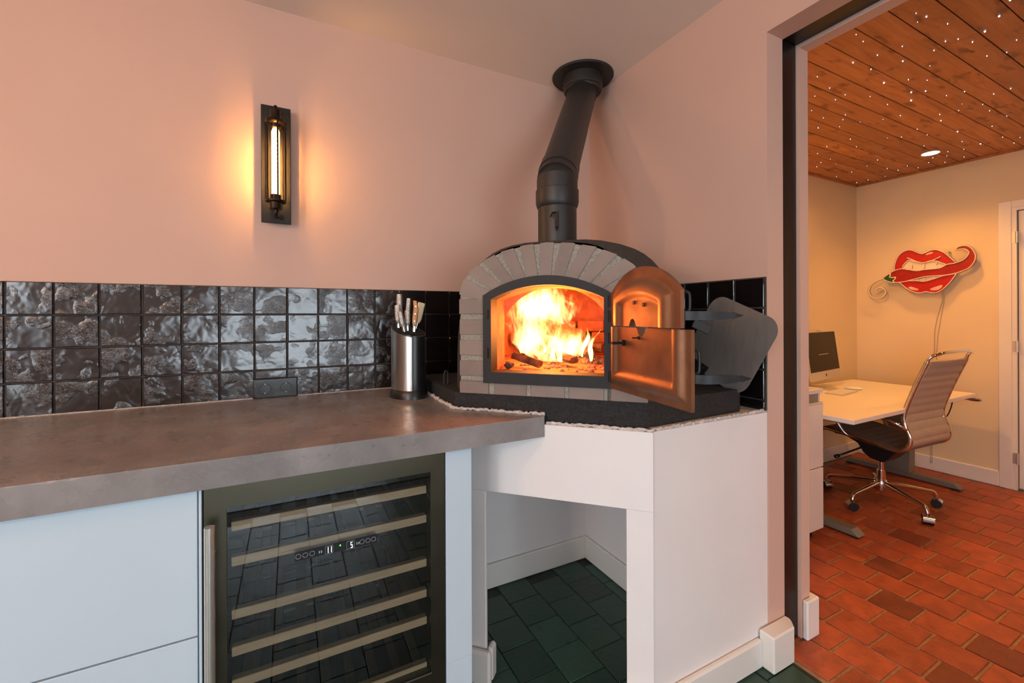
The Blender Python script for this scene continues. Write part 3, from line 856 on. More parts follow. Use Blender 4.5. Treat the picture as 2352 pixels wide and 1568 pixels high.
# fire chamber: throat, then a widening vault
def vault(w, sp, top, n=22): return archring(-w, w, .075, sp, top, n)
rows = []
for d, w, sp, top in ((.03, .192, .325, .369), (.13, .188, .322, .366), (.135, .215, .20, .372), (.17, .285, .19, .40), (.26, .33, .19, .425), (.45, .345, .19, .435), (.62, .33, .19, .42), (.74, .27, .18, .385), (.80, .18, .15, .33), (.825, .06, .12, .22)):
    rows.append([(p-.0045, d, q) for p, q in vault(w, sp, top)])
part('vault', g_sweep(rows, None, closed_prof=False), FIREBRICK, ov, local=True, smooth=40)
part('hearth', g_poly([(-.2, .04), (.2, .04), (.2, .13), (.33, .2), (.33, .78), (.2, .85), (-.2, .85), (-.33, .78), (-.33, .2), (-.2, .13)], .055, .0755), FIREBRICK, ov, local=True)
for c in range(5):   # hearth and rear wall fire bricks
    for r_ in range(3):
        a = math.pi*(.16+.68*(c+.5*(r_ % 2))/4.6)
        if a > math.pi*.84: continue
        cx_, cy_ = .315*math.cos(a), .45+.335*math.sin(a)
        M = Matrix.Translation((cx_, cy_, .078+.0555*r_)) @ Matrix.Rotation(a+math.pi/2, 4, 'Z')
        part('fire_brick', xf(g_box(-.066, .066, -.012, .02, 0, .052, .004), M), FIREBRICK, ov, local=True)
# dome outside
rows = []
for d, w, t_ in ((.012, .314, .509), (.06, .345, .522), (.13, .385, .537), (.24, .415, .550), (.36, .435, .563), (.50, .44, .553), (.65, .42, .52), (.78, .37, .45), (.88, .28, .34), (.94, .17, .19), (.955, .05, .06)):
    row = []
    for i in range(29):
        a = math.pi*i/28
        ca, sa = math.cos(a), math.sin(a)
        ex = .58
        px = -w*(abs(ca)**ex)*(1 if ca >= 0 else -1)
        pz = t_*(abs(sa)**.64)
        row.append((px, d, max(.0, pz)))
    rows.append(row)
DOME = g_sweep(rows, None, closed_prof=False)
DOME = (DOME[0], DOME[1]+[tuple(range(len(DOME[0])-29, len(DOME[0])))])
part('dome', DOME, RENDER_D, ov, local=True, smooth=True)
hk = ovw(-.315-.085, .165, 0)
hp = Vector(ovw(-.44, .145, 0))
part('lifting_eye', g_tube(smoothpath([hp+Vector((-.007, 0, -.004)), hp+Vector((-.008, 0, .04)), hp+Vector((0, 0, .054)), hp+Vector((.008, 0, .04)), hp+Vector((.007, 0, -.004))], 5), .0035, 8), LATCH, ov, smooth=True)

# two door leaves swung open on the right of the frame
HINGE = Vector(ovw(.203, -.012, 0)); HINGE.z = 0
def leaf(name, dirv, w, zb, zt, notch, steps, label):
    a = Vector((dirv[0], dirv[1], 0)).normalized()
    nrm = Vector((a.y, -a.x, 0))            # faces the fire side
    if nrm.x > 0: nrm = -nrm
    N, Mv = 72, 36
    def W(s, b_, z): return tuple(HINGE+a*s+nrm*b_+Vector((0, 0, z)))
    us = [w*i/N for i in range(N+1)]
    v, f = [], []
    for side in (0, 1):
        for i, s in enumerate(us):
            z0, z1 = zb(s), zt(s)
            for j in range(Mv+1):
                z = z0+(z1-z0)*j/Mv
                if side == 0:
                    d = steps(s, z)
                else: d = -.010
                v.append(W(s, d, z))
    K_ = (N+1)*(Mv+1)
    for i in range(N):
        for j in range(Mv):
            q = (i*(Mv+1)+j, i*(Mv+1)+j+1, (i+1)*(Mv+1)+j+1, (i+1)*(Mv+1)+j)
            f.append(q); f.append(tuple(x+K_ for x in reversed(q)))
    bd = [i*(Mv+1) for i in range(N+1)]+[N*(Mv+1)+j for j in range(1, Mv+1)]+[i*(Mv+1)+Mv for i in range(N-1, -1, -1)]+[j for j in range(Mv-1, 0, -1)]
    for k in range(len(bd)):
        p, q = bd[k], bd[(k+1) % len(bd)]
        f.append((p, q, q+K_, p+K_))
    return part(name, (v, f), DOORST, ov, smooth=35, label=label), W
def sst(x, a, b_):
    t = min(1, max(0, (x-a)/(b_-a))); return t*t*(3-2*t)
LW = .352
rise = .072; sp = 1.308
rad = ((LW/2)**2+rise**2)/(2*rise)
ztop = lambda s: sp+rise-rad+math.sqrt(max(0, rad*rad-(s-LW/2)**2))
def notch(s, c, r): return math.sqrt(max(0, r*r-(s-c)**2))*1.25
def up_steps(s, z):
    e = min(s, LW-s, (ztop(s)-z)*.95)
    return .014*sst(e, .026, .052) - .010*sst(e, .064, .084)
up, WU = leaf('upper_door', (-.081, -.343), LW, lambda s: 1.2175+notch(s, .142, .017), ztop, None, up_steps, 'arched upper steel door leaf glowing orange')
def lo_steps(s, z):
    e = min(s*1.15, LW+.006-s, z-1.022)
    return .014*sst(e, .014, .034) - .010*sst(e, .046, .062)
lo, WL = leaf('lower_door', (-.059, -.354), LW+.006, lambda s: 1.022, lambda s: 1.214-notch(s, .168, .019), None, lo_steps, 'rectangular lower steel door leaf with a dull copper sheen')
for s, z in ((.150, 1.283), (.200, 1.276)):
    part('rivet_hole', g_cyl(WU(s, .004, z), WU(s, .0066, z), .0055, 14), BLKRUB, up)
part('bolt', join(g_cyl(WL(.085, .005, 1.168), WL(.085, .045, 1.168), .0042, 10), g_cyl(WL(.085, .005, 1.168), WL(.085, .016, 1.168), .010, 6)), LATCH, lo, smooth=35)
part('pin', join(g_cyl(WL(.158, .004, 1.186), WL(.158, .026, 1.186), .0018, 8), g_cyl(WL(.158, .004, 1.186), WL(.158, .008, 1.186), .005, 8)), LATCH, lo)
part('rivet', g_cyl(WL(.215, .006, 1.070), WL(.215, .009, 1.070), .0055, 12), DOORST, lo)
def latch(par, Wf, w, z):
    # bent flat bar with a spear-shaped tip carried on the outer face
    pts = [(w-.13, -.016), (w-.010, -.016), (w+.004, -.030), (w+.012, -.050), (w+.016, -.085), (w+.020, -.112)]
    v, f = [], []
    hh = [.0105, .0105, .0105, .0105, .0100, .0085]
    for (s, b_), h in zip(pts, hh):
        v += [Wf(s, b_-.002, z-h), Wf(s, b_-.002, z+h), Wf(s+.004, b_+.002, z+h), Wf(s+.004, b_+.002, z-h)]
    for i in range(len(pts)-1):
        for k in range(4): f.append((i*4+k, i*4+(k+1) % 4, i*4+4+(k+1) % 4, i*4+4+k))
    n0 = len(v)
    for (s, b_, h) in ((w+.021, -.118, .0055), (w+.022, -.123, .0080), (w+.023, -.136, .0040), (w+.0235, -.148, .0005)):
        v += [Wf(s-.001, b_, z-h), Wf(s-.001, b_, z+h), Wf(s+.004, b_, z+h), Wf(s+.004, b_, z-h)]
    for i in range(len(pts)-1, len(pts)+3):
        for k in range(4): f.append((i*4+k, i*4+(k+1) % 4, i*4+4+(k+1) % 4, i*4+4+k))
    f.append((0, 1, 2, 3))
    part('latch_bar', (v, f), LATCH, par, smooth=25)
    for dz in (-.0055, .0055):
        part('rivet', g_cyl(Wf(w+.016, -.106, z+dz), Wf(w+.010, -.106, z+dz), .0034, 10), CHROME, par)
latch(up, WU, LW, 1.247)
latch(lo, WL, LW+.006, 1.098)
for par, Wf, w, z0, z1 in ((up, WU, LW, 1.254, 1.305), (lo, WL, LW+.006, 1.108, 1.166)):
    pts = [Wf(w-.014, -.010, z0), Wf(w-.014, -.028, z0+.002), Wf(w-.012, -.033, z0+.010), Wf(w-.012, -.033, z1-.010), Wf(w-.014, -.028, z1-.002), Wf(w-.014, -.010, z1)]
    part('handle', g_tube(smoothpath(pts, 4), .004, 8), LATCH, par, smooth=True)
parts('hinge_pin', [g_cyl((HINGE.x, HINGE.y, z), (HINGE.x, HINGE.y, z+.035), .006, 10) for z in (1.04, 1.16, 1.228, 1.275)], IRON, ov, smooth=40)
M_ = [Vector(WU(LW-.02, -.012, 1.222)), Vector(WU(LW+.006, -.035, 1.232))]
part('air_slide', xf(g_box(-.004, .040, -.002, .002, -.014, .008, .001), Matrix.Translation(M_[1]) @ Matrix.Rotation(RAD(-20), 4, 'Z') @ Matrix.Rotation(RAD(25), 4, 'Y')), LATCH, up)

# ================================================================== FIRE
HB = .0765                       # hearth level in oven space
def log(p0, p1, r, seed, label, split=True):
    rr = random.Random(seed)
    p0, p1 = Vector(ovw(*p0)), Vector(ovw(*p1))
    n = 10
    ax = (p1-p0)
    u, w = frame_of(ax)
    v, f = [], []
    SH = [rr.uniform(.75, 1.15) for _ in range(9)]
    for i in range(n+1):
        c = p0.lerp(p1, i/n)
        for k in range(9):
            a = 2*math.pi*k/9
            q = r*SH[k]*(1+rr.uniform(-.07, .07))
            v.append(tuple(c+u*math.cos(a)*q+w*math.sin(a)*q*.8))
    for i in range(n):
        for k in range(9): f.append((i*9+k, i*9+(k+1) % 9, i*9+9+(k+1) % 9, i*9+9+k))
    f += [tuple(range(8, -1, -1)), tuple(n*9+k for k in range(9))]
    m, t, b = (LOGM, None, None)
    return solo('firewood_log', (v, f), m, label, 'log', 'logs burning in the oven')
LOGM = pbr('charred_firewood', (.085, .040, .020), .85, var=.85, vs=26, bmp=1.0, bs=50, bd=.012, detail=6)
log((-.175, .19, HB+.040), (-.055, .12, HB+.018), .017, 1, 'split charred log lying nearest the oven mouth at left')
log((-.12, .36, HB+.060), (.055, .20, HB+.026), .020, 2, 'long burning log slanting across the middle of the fire')
log((-.14, .42, HB+.155), (.075, .36, HB+.095), .042, 3, 'thick log on top of the burning pile')
log((.015, .47, HB+.09), (.105, .27, HB+.040), .024, 4, 'knotty charred log leaning at the right of the pile')
log((.03, .43, HB+.070), (.150, .36, HB+.062), .026, 5, 'square split log sticking out right of the pile')
log((-.12, .47, HB+.032), (.10, .45, HB+.032), .030, 6, 'log at the back underneath the burning pile')
rr = random.Random(5)
def lump(c, r, seed):
    q = random.Random(seed)
    bm = bmesh.new(); bmesh.ops.create_icosphere(bm, subdivisions=2, radius=r)
    vv = [tuple(Vector(c)+Vector((p.co.x, p.co.y, p.co.z*.7))*q.uniform(.75, 1.2)) for p in bm.verts]
    bm.verts.index_update()
    ff = [tuple(x.index for x in p.verts) for p in bm.faces]
    bm.free()
    return vv, ff
solo('charcoal_lump', lump(ovw(-.165, .10, HB+.014), .018, 3), pbr('charcoal', (.03, .027, .03), .8, var=.6, vs=60, bmp=1, bs=90), 'charred lump of charcoal at the front left of the hearth', 'charcoal')
ashes = [lump(ovw(rr.uniform(-.17, .18), rr.uniform(.08, .50), HB+.002), rr.uniform(.004, .012), 20+i) for i in range(90)]
ashes += [lump(ovw(.10+rr.uniform(-.06, .07), .42+rr.uniform(-.06, .06), HB+.006), rr.uniform(.010, .022), 120+i) for i in range(40)]
solo('ash_bed', join(*ashes), ASH, 'crumbled ash and embers scattered over the oven hearth', 'ash', kind='stuff')
def flamemat():
    m, t, b = nt('burning_flame')
    tc = node(t, 'ShaderNodeTexCoord')
    sx = node(t, 'ShaderNodeSeparateXYZ'); t.links.new(tc.outputs['Generated'], sx.inputs[0])
    col = ramp(t, sx.outputs[2], [(0, (1, .50, .10)), (.35, (1, .66, .22)), (.7, (1, .50, .11)), (1, (1, .20, .02))])
    em = node(t, 'ShaderNodeEmission'); t.links.new(col, em.inputs[0])
    v, oi = coords(t, (1, 1, .35))
    n = noise(t, v, 30, 3, .5, 1.0)
    st_ = node(t, 'ShaderNodeMapRange'); st_.inputs[1].default_value = .35; st_.inputs[2].default_value = .7
    st_.inputs[3].default_value = 3; st_.inputs[4].default_value = 12
    t.links.new(n, st_.inputs[0]); t.links.new(st_.outputs[0], em.inputs[1])
    tr = node(t, 'ShaderNodeBsdfTransparent')
    mx = node(t, 'ShaderNodeMixShader')
    al = node(t, 'ShaderNodeMapRange'); al.inputs[1].default_value = .33; al.inputs[2].default_value = .62
    al.inputs[3].default_value = .04; al.inputs[4].default_value = .72
    t.links.new(n, al.inputs[0]); t.links.new(al.outputs[0], mx.inputs[0])
    t.links.new(tr.outputs[0], mx.inputs[1]); t.links.new(em.outputs[0], mx.inputs[2])
    t.links.new(mx.outputs[0], t.nodes['Material Output'].inputs[0])
    return m
FLAME = flamemat()
fire = thing('fire', 'bright yellow wood fire blazing on the logs in the oven', 'fire', ovw(-.03, .33, HB), RAD(-45))
def flame(s, d, z, h, w, lean, seed):
    q = random.Random(seed)
    n, mm = 14, 9
    v, f = [], []
    p1, p2 = q.uniform(0, 6.3), q.uniform(0, 6.3)
    for i in range(n+1):
        t = i/n
        r = w*(max(0.0, math.sin(math.pi*min(1, t*.92+.10)))**.8)*(1-.75*t)+.0006
        cx_ = s+lean*t*t+.018*math.sin(p1+5.5*t)*t
        cy_ = d+.014*math.sin(p2+4.5*t)*t
        tw = p1+2.2*t
        for k in range(mm):
            a = 2*math.pi*k/mm
            x, y = r*math.cos(a), r*.55*math.sin(a)
            v.append(ovw(cx_+x*math.cos(tw)-y*math.sin(tw), cy_+x*math.sin(tw)+y*math.cos(tw), z+h*t))
    for i in range(n):
        for k in range(mm): f.append((i*mm+k, i*mm+(k+1) % mm, (i+1)*mm+(k+1) % mm, (i+1)*mm+k))
    f += [tuple(range(mm-1, -1, -1)), tuple(n*mm+k for k in range(mm))]
    part('flame', (v, f), FLAME, fire, smooth=True)
fq = random.Random(11)
for i in range(6): flame(-.15+.04*i+fq.uniform(-.01, .01), .20+fq.uniform(-.03, .06), HB+.02+fq.uniform(0, .03), fq.uniform(.07, .12), fq.uniform(.012, .020), fq.uniform(-.01, .03), 30+i)
flame(.075, .26, HB+.035, .11, .016, .03, 95); flame(.11, .25, HB+.02, .12, .012, .02, 96)
def firevolume():
    m = bpy.data.materials.new('fire_glow_volume'); m.use_nodes = True
    t = m.node_tree
    t.nodes.remove(t.nodes['Principled BSDF'])
    tc = node(t, 'ShaderNodeTexCoord')
    def ell(c, r):
        s = node(t, 'ShaderNodeVectorMath', operation='SUBTRACT'); s.inputs[1].default_value = c
        t.links.new(tc.outputs['Object'], s.inputs[0])
        d = node(t, 'ShaderNodeVectorMath', operation='DIVIDE'); d.inputs[1].default_value = r
        t.links.new(s.outputs[0], d.inputs[0])
        l = node(t, 'ShaderNodeVectorMath', operation='LENGTH'); t.links.new(d.outputs[0], l.inputs[0])
        o = node(t, 'ShaderNodeMath', operation='SUBTRACT'); o.inputs[0].default_value = 1
        t.links.new(l.outputs['Value'], o.inputs[1])
        return o.outputs[0]
    def op(kind, a, b_):
        n = node(t, 'ShaderNodeMath', operation=kind)
        for i, x in enumerate((a, b_)):
            if isinstance(x, (int, float)): n.inputs[i].default_value = x
            else: t.links.new(x, n.inputs[i])
        return n.outputs[0]
    e = op('MAXIMUM', ell((-.085, .03, .225), (.145, .20, .13)), op('MAXIMUM', ell((-.09, -.02, .10), (.11, .17, .15)), ell((.015, -.06, .055), (.15, .13, .085))))
    sc = node(t, 'ShaderNodeVectorMath', operation='MULTIPLY'); sc.inputs[1].default_value = (1, 1, .42)
    t.links.new(tc.outputs['Object'], sc.inputs[0])
    n1 = noise(t, sc.outputs[0], 17, 3, .55, 1.6)
    f = op('ADD', op('MULTIPLY', e, .62), op('MULTIPLY', op('SUBTRACT', n1, .5), 2.5))
    mr = node(t, 'ShaderNodeMapRange', interpolation_type='SMOOTHSTEP'); mr.inputs[1].default_value = .12; mr.inputs[2].default_value = .48
    t.links.new(f, mr.inputs[0])
    col = ramp(t, mr.outputs[0], [(0, (1, .16, .015)), (.35, (1, .34, .05)), (.75, (1, .60, .16)), (1, (1, .78, .32))])
    em = node(t, 'ShaderNodeEmission')
    t.links.new(col, em.inputs[0]); t.links.new(op('MULTIPLY', mr.outputs[0], FIREK), em.inputs[1])
    t.links.new(em.outputs[0], t.nodes['Material Output'].inputs['Volume'])
    return m
FIREK = 30
bm = bmesh.new(); bmesh.ops.create_icosphere(bm, subdivisions=3, radius=1)
for p in bm.verts: p.co = Vector((p.co.x*.20-.02, p.co.y*.22, p.co.z*.17+.172))
bm.verts.index_update()
g = ([tuple(p.co) for p in bm.verts], [tuple(x.index for x in q.verts) for q in bm.faces]); bm.free()
part('flames', g, firevolume(), fire, smooth=True, local=True)
FC = (1.0, .235, .034)
lamp('fire_light', 'POINT', ovw(-.06, .28, .24), 9.0, FC, .06)
lamp('fire_light', 'POINT', ovw(.04, .11, .27), 6, FC, .05)

# ================================================================== FLUE PIPE
FB = Vector((.907, 1.378, 0)); FT = Vector((1.372, 1.836, 0))
fp = thing('flue_pipe', 'black steel flue pipe rising in an offset from the oven dome to the ceiling', 'flue', (FB.x, FB.y, 1.495))
pr = .0735
part('damper_section', g_cyl((FB.x, FB.y, 1.50), (FB.x, FB.y, 1.70), pr, 40), PIPE, fp, smooth=40)
part('collar', g_lathe([(pr, 1.655), (pr+.004, 1.660), (pr+.0085, 1.676), (pr+.0085, 1.722), (pr+.006, 1.724), (pr+.004, 1.724)], 40, (FB.x, FB.y, 0), False), PIPE, fp, smooth=30)
def elbow(c0, z0, dirn, up, n=3): pass
zb = 1.775; zt = zb+(FT-FB).length
part('lower_elbow', g_tube([(FB.x, FB.y, 1.70), (FB.x, FB.y, 1.758), (FB.x+.018, FB.y+.018, zb+.018)], pr+.0045, 40), PIPE, fp, smooth=18)
dv = Vector((FT.x-FB.x, FT.y-FB.y, zt-zb)).normalized()
a = Vector((FB.x, FB.y, zb)); b_ = Vector((FT.x, FT.y, zt))
part('sloping_pipe', g_tube([a-dv*.02, b_+dv*.0], pr, 40), PIPE, fp, smooth=40)
part('elbow_sleeve', g_tube([a+dv*.02, a+dv*.085], pr+.0035, 40), PIPE, fp, smooth=40)
part('upper_elbow', g_tube([b_-dv*.05, b_-dv*.005, b_+Vector((0, 0, .03)), b_+Vector((0, 0, .04))], pr+.003, 40), PIPE, fp, smooth=18)
zt2 = min(zt+.02, CEIL-.03)
part('ceiling_sleeve', g_lathe([(pr, zt-.01), (pr+.022, CEIL-.085), (pr+.027, CEIL-.075), (pr+.024, CEIL-.066), (pr+.030, CEIL-.058), (pr+.030, CEIL-.010)], 40, (FT.x, FT.y, 0), False), PIPE, fp, smooth=30)
part('ceiling_rosette', g_lathe([(pr+.02, CEIL-.012), (.157, CEIL-.010), (.160, CEIL-.006), (.160, CEIL-.0005), (.05, CEIL-.0005)], 56, (FT.x, FT.y, 0)), PIPE, fp, smooth=30)
vd = Vector((-FB.x-.05, -FB.y, 0)).normalized()      # lever faces the room
tn = Vector((-vd.y, vd.x, 0))
lp = FB+vd*(pr+.002)
def bar(c, w, h, tkn):
    M = Matrix((( tn.x, vd.x, 0, c.x), (tn.y, vd.y, 0, c.y), (0, 0, 1, c.z), (0, 0, 0, 1)))
    return xf(g_box(-w, w, -tkn, tkn, -h, h, .001), M)
lv = part('damper_lever', join(bar(lp+Vector((0, 0, 1.598)), .007, .030, .003), g_tube([lp+Vector((0, 0, 1.624))+tn*-.004, lp+vd*.012+tn*-.014+Vector((0, 0, 1.622)), lp+vd*.016+tn*-.022+Vector((0, 0, 1.606))], .003, 8), g_tube([lp+Vector((0, 0, 1.574)), lp+vd*.012+Vector((0, 0, 1.570)), lp+vd*.014+Vector((0, 0, 1.556))], .003, 8)), BRONZE, fp, smooth=35)

# ================================================================== PIZZA PEEL leaning on the right wall
pc = Vector((1.462, 1.062, 1.142))
tilt = RAD(12)
ex = Vector((0, -1, 0)); ez = Vector((math.sin(tilt), 0, math.cos(tilt)))
en = ex.cross(ez).normalized()
ra = RAD(-23)
d1 = ex*math.cos(ra)+ez*math.sin(ra); d2 = -ex*math.sin(ra)+ez*math.cos(ra)
pl = thing('pizza_peel', 'grey metal pizza peel with rounded corners leaning beside the open oven doors', 'peel', (1.425, 1.04, .98))
def pf(p, q, t): return tuple(pc+d1*p+d2*q+en*t)
part('blade', g_prism(rrect(.152, .150, .058, 8), -.0008, .0008, pf), PEEL, pl)
part('handle_mount', join(g_prism([(-.10, -.168), (-.03, -.168), (-.02, -.118), (-.11, -.118)], .0010, .0045, pf), g_prism([(-.10, -.168), (-.03, -.168), (-.02, -.118), (-.11, -.118)], -.0045, -.0010, pf)), LATCH, pl)
parts('rivet', [g_cyl(pf(p, -.130, -.006), pf(p, -.130, .006), .004, 10) for p in (-.09, -.04)], CHROME, pl)

# ================================================================== KNIFE BLOCK
kc = Vector((.425, 1.745, WT))
kb = thing('knife_block', 'black oval knife block with a brushed steel front on the worktop', 'knife block', tuple(kc), RAD(20))
def oval(rx, ry, n=40, ph=0): return [(rx*math.cos(2*math.pi*i/n+ph), ry*math.sin(2*math.pi*i/n+ph)) for i in range(n)]
RX, RY = .060, .082
slope = .42
def ztopk(x, y): return .268+slope*(y+.01)*.75
ov_ = oval(RX, RY)
v = [(x, y, .030) for x, y in ov_]+[(x, y, ztopk(x, y)) for x, y in ov_]
n = len(ov_)
part('body', (v, [(i, (i+1) % n, n+(i+1) % n, n+i) for i in range(n)]+[tuple(range(n-1, -1, -1)), tuple(range(n, 2*n))]), BLKPL, kb, smooth=30, local=True)
bo = oval(RX+.010, RY+.008)
v = [(x, y, 0) for x, y in bo]+[(x*.97, y*.97, .022) for x, y in bo]+[(x, y, .034) for x, y in ov_]
part('foot', (v, [(r*n+i, r*n+(i+1) % n, (r+1)*n+(i+1) % n, (r+1)*n+i) for r in (0, 1) for i in range(n)]+[tuple(range(n-1, -1, -1)), tuple(range(2*n, 3*n))]), BLKPL, kb, smooth=30, local=True)
# brushed steel sleeve over the left half
sl = [(x*1.022, y*1.018) for i, (x, y) in enumerate(oval(RX, RY, 80)) if 24 <= i <= 53]
m_ = len(sl)
v = [(x, y, .033) for x, y in sl]+[(x, y, ztopk(x, y)-.006) for x, y in sl]+[(x*.985, y*.985, .033) for x, y in sl]+[(x*.985, y*.985, ztopk(x, y)-.006) for x, y in sl]
f = [(i, i+1, m_+i+1, m_+i) for i in range(m_-1)]+[(2*m_+i+1, 2*m_+i, 3*m_+i, 3*m_+i+1) for i in range(m_-1)]+[(m_+i, m_+i+1, 3*m_+i+1, 3*m_+i) for i in range(m_-1)]+[(0, m_, 3*m_, 2*m_), (m_-1, 3*m_-1, 4*m_-1, 2*m_-1)]
part('steel_sleeve', (v, f), STEEL, kb, smooth=35, local=True)
ribs = []
for k in range(11):
    y = -.060+.012*k
    hw = (RX-.006)*math.sqrt(max(0, 1-(y/(RY-.004))**2))
    if hw < .01: continue
    g = g_box(-hw, hw, y-.0032, y+.0032, -.001, .0035)
    ribs.append(([(p[0], p[1], p[2]+ztopk(0, p[1])) for p in g[0]], g[1]))
parts('rib', ribs, BLKRUB, kb, local=True)
KM = PM[kb.name]
STEELH = pbr('dimpled_steel_handle', (.50, .48, .45), .30, 1, var=.45, vs=240, bmp=.8, bs=300, bd=.003)
def knife(loc, ax, ln, w, t_, mat, label, shape='round', bolster=True):
    """handle standing out of the block; loc in block space at slot level"""
    p = KM @ Vector((loc[0], loc[1], ztopk(*loc)+.002))
    ax = Vector(ax).normalized()
    side = ax.cross(Vector((.458, .889, 0))).normalized()
    dep = ax.cross(side).normalized()
    kn = thing('knife', label, 'knife', tuple(p), 0, 'knives in the block')
    def F(a, b_, c): return tuple(p+ax*a+side*b_+dep*c)
    def loft(rows):
        v, f = [], []
        N = 12
        for a, b0, hw, ht in rows:
            for k in range(N):
                q = 2*math.pi*k/N
                cx_, sx_ = math.cos(q), math.sin(q)
                v.append(F(a, b0+hw*abs(cx_)**.7*(1 if cx_ >= 0 else -1), ht*abs(sx_)**.7*(1 if sx_ >= 0 else -1)))
        for i in range(len(rows)-1):
            for k in range(N): f.append((i*N+k, i*N+(k+1) % N, (i+1)*N+(k+1) % N, (i+1)*N+k))
        return v, f+[tuple(range(N-1, -1, -1)), tuple((len(rows)-1)*N+k for k in range(N))]
    b0 = .028 if bolster else 0
    if shape == 'round': R = [(b0, 0, w*.9, t_), (ln*.5, 0, w, t_), (ln*.93, 0, w, t_), (ln, 0, w*.92, t_*.9)]
    elif shape == 'slab': R = [(b0, -.002, w*.7, t_), (b0+.018, 0, w*1.1, t_), (ln*.9, .001, w, t_), (ln, .001, w*.96, t_*.9)]
    else: R = [(b0, 0, w*.8, t_), (ln*.45, .001, w*.95, t_), (ln*.75, .0, w*.9, t_), (ln, .007, w*.75, t_*.8)]
    part('handle', loft(R), mat, kn, smooth=40)
    if bolster: part('bolster', loft([(-.01, 0, w*.75, t_*.8), (b0*.6, 0, w*.6, t_*.7), (b0+.002, 0, w*.88, t_)]), CHROME, kn, smooth=40)
    part('blade', g_prism([(-.14, -w*.5), (-.005, -w*.8), (-.005, w*.8), (-.11, w*.8)], -.001, .001, lambda a, q, t: F(a, q, t)), STEEL, kn)
    if mat is WOODH:
        parts('rivet', [g_cyl(F(a, 0, -t_-.0008), F(a, 0, t_+.0008), .0022, 8) for a in (.042, .072, .102)], CHROME, kn)
    return kn
knife((-.006, .052), (-.02, 0, 1), .128, .0125, .0125, STEELH, 'tallest knife with a dimpled steel handle at the back of the block')
knife((-.030, .026), (-.04, .02, 1), .090, .0125, .010, STEELH, 'knife with a round dimpled steel handle left of the wooden one')
knife((-.034, -.020), (-.20, .05, 1), .080, .010, .009, STEELH, 'short steel handled knife leaning left at the front of the block')
knife((.010, .030), (.10, .02, 1), .118, .010, .009, STEELH, 'steel handled knife standing behind the cream handle')
knife((-.012, -.010), (.01, .02, 1), .080, .0115, .010, STEELH, 'steel handled knife half hidden behind the wooden handle')
knife((.006, -.030), (.10, .02, 1), .125, .0112, .0085, WOODH, 'knife with a honey brown wooden handle and steel rivets', 'bent')
knife((.030, .0), (.30, .03, 1), .112, .0155, .010, CREAMH, 'knife with a broad cream coloured handle leaning right', 'slab')

# ================================================================== OFFICE: desk
DT = .687
dx0, dx1, dy0, dy1 = 2.64, 4.285, 1.185, 1.935
dk = thing('desk', 'white sit-stand desk on grey steel T-legs in the office', 'desk', (3.5, 1.56, 0))
part('desk_top', g_box(dx0, dx1, dy0, dy1, DT-.025, DT, .002), DESKW, dk)
def foot(x):
    out = [(1.225, .012), (1.262, .045), (1.90, .045), (1.93, .012)]
    return g_prism(out, x-.035, x+.035, lambda p, q, t: (t, p, q))
for x in (2.815, 4.19):
    part('foot', g_bev(*foot(x), .002), DESKM, dk)
    parts('foot_pad', [g_box(x-.03, x+.03, 1.235, 1.285, 0, .013), g_box(x-.03, x+.03, 1.87, 1.92, 0, .013)], BLKRUB, dk)
    part('leg', g_box(x-.045, x+.045, 1.50, 1.66, .045, DT-.06, .004), DESKM, dk)
    part('leg_head', g_box(x-.035, x+.035, 1.26, 1.86, DT-.06, DT-.025, .002), DESKM, dk)
part('crossbar', g_box(2.85, 4.15, 1.55, 1.61, DT-.075, DT-.035, .002), DESKM, dk)
part('cable_tray', g_box(3.0, 4.0, 1.66, 1.80, DT-.10, DT-.03, .004), pbr('dark_grey_tray', (.05, .045, .04), .6), dk)
part('crank_handle', join(g_tube([(4.20, 1.32, DT-.045), (4.262, 1.225, DT-.045)], .006, 8), g_tube([(4.262, 1.225, DT-.045), (4.272, 1.205, DT-.045), (4.275, 1.165, DT-.043), (4.262, 1.155, DT-.043)], [.006, .012, .013, .006], 10)), CHROME, dk, smooth=40)
part('control_cable', g_tube(smoothpath([(4.15, 1.28, DT-.03), (4.13, 1.26, DT-.06), (4.10, 1.27, DT-.14), (4.08, 1.30, DT-.20), (4.06, 1.34, DT-.26), (4.08, 1.40, DT-.30), (4.15, 1.49, DT-.33)], 5), .004, 6), BLKRUB, dk, smooth=True)

# ---- drawer pedestal beside the desk
pe = thing('drawer_pedestal', 'tall white steel drawer pedestal beside the desk and behind the jamb', 'cabinet', (2.40, 1.64, 0))
part('body', g_box(2.17, 2.625, 1.338, 1.95, .058, .812, .004), PEDW, pe, smooth=30)
part('top_panel', g_box(2.165, 2.63, 1.325, 1.955, .812, .836, .003), PEDW, pe, smooth=30)
dz = [(.064, .40), (.406, .755)]
for a, b_ in dz: part('drawer_front', g_box(2.175, 2.622, 1.322, 1.338, a, b_, .003), PEDW, pe, smooth=30)
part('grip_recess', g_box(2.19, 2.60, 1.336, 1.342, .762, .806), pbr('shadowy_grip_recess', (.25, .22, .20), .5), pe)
part('grip_lip', g_box(2.175, 2.612, 1.318, 1.335, .757, .764, .002), PEDW, pe)
part('plinth', g_box(2.20, 2.60, 1.37, 1.93, 0, .058), pbr('black_plinth', (.012, .011, .010), .6), pe)

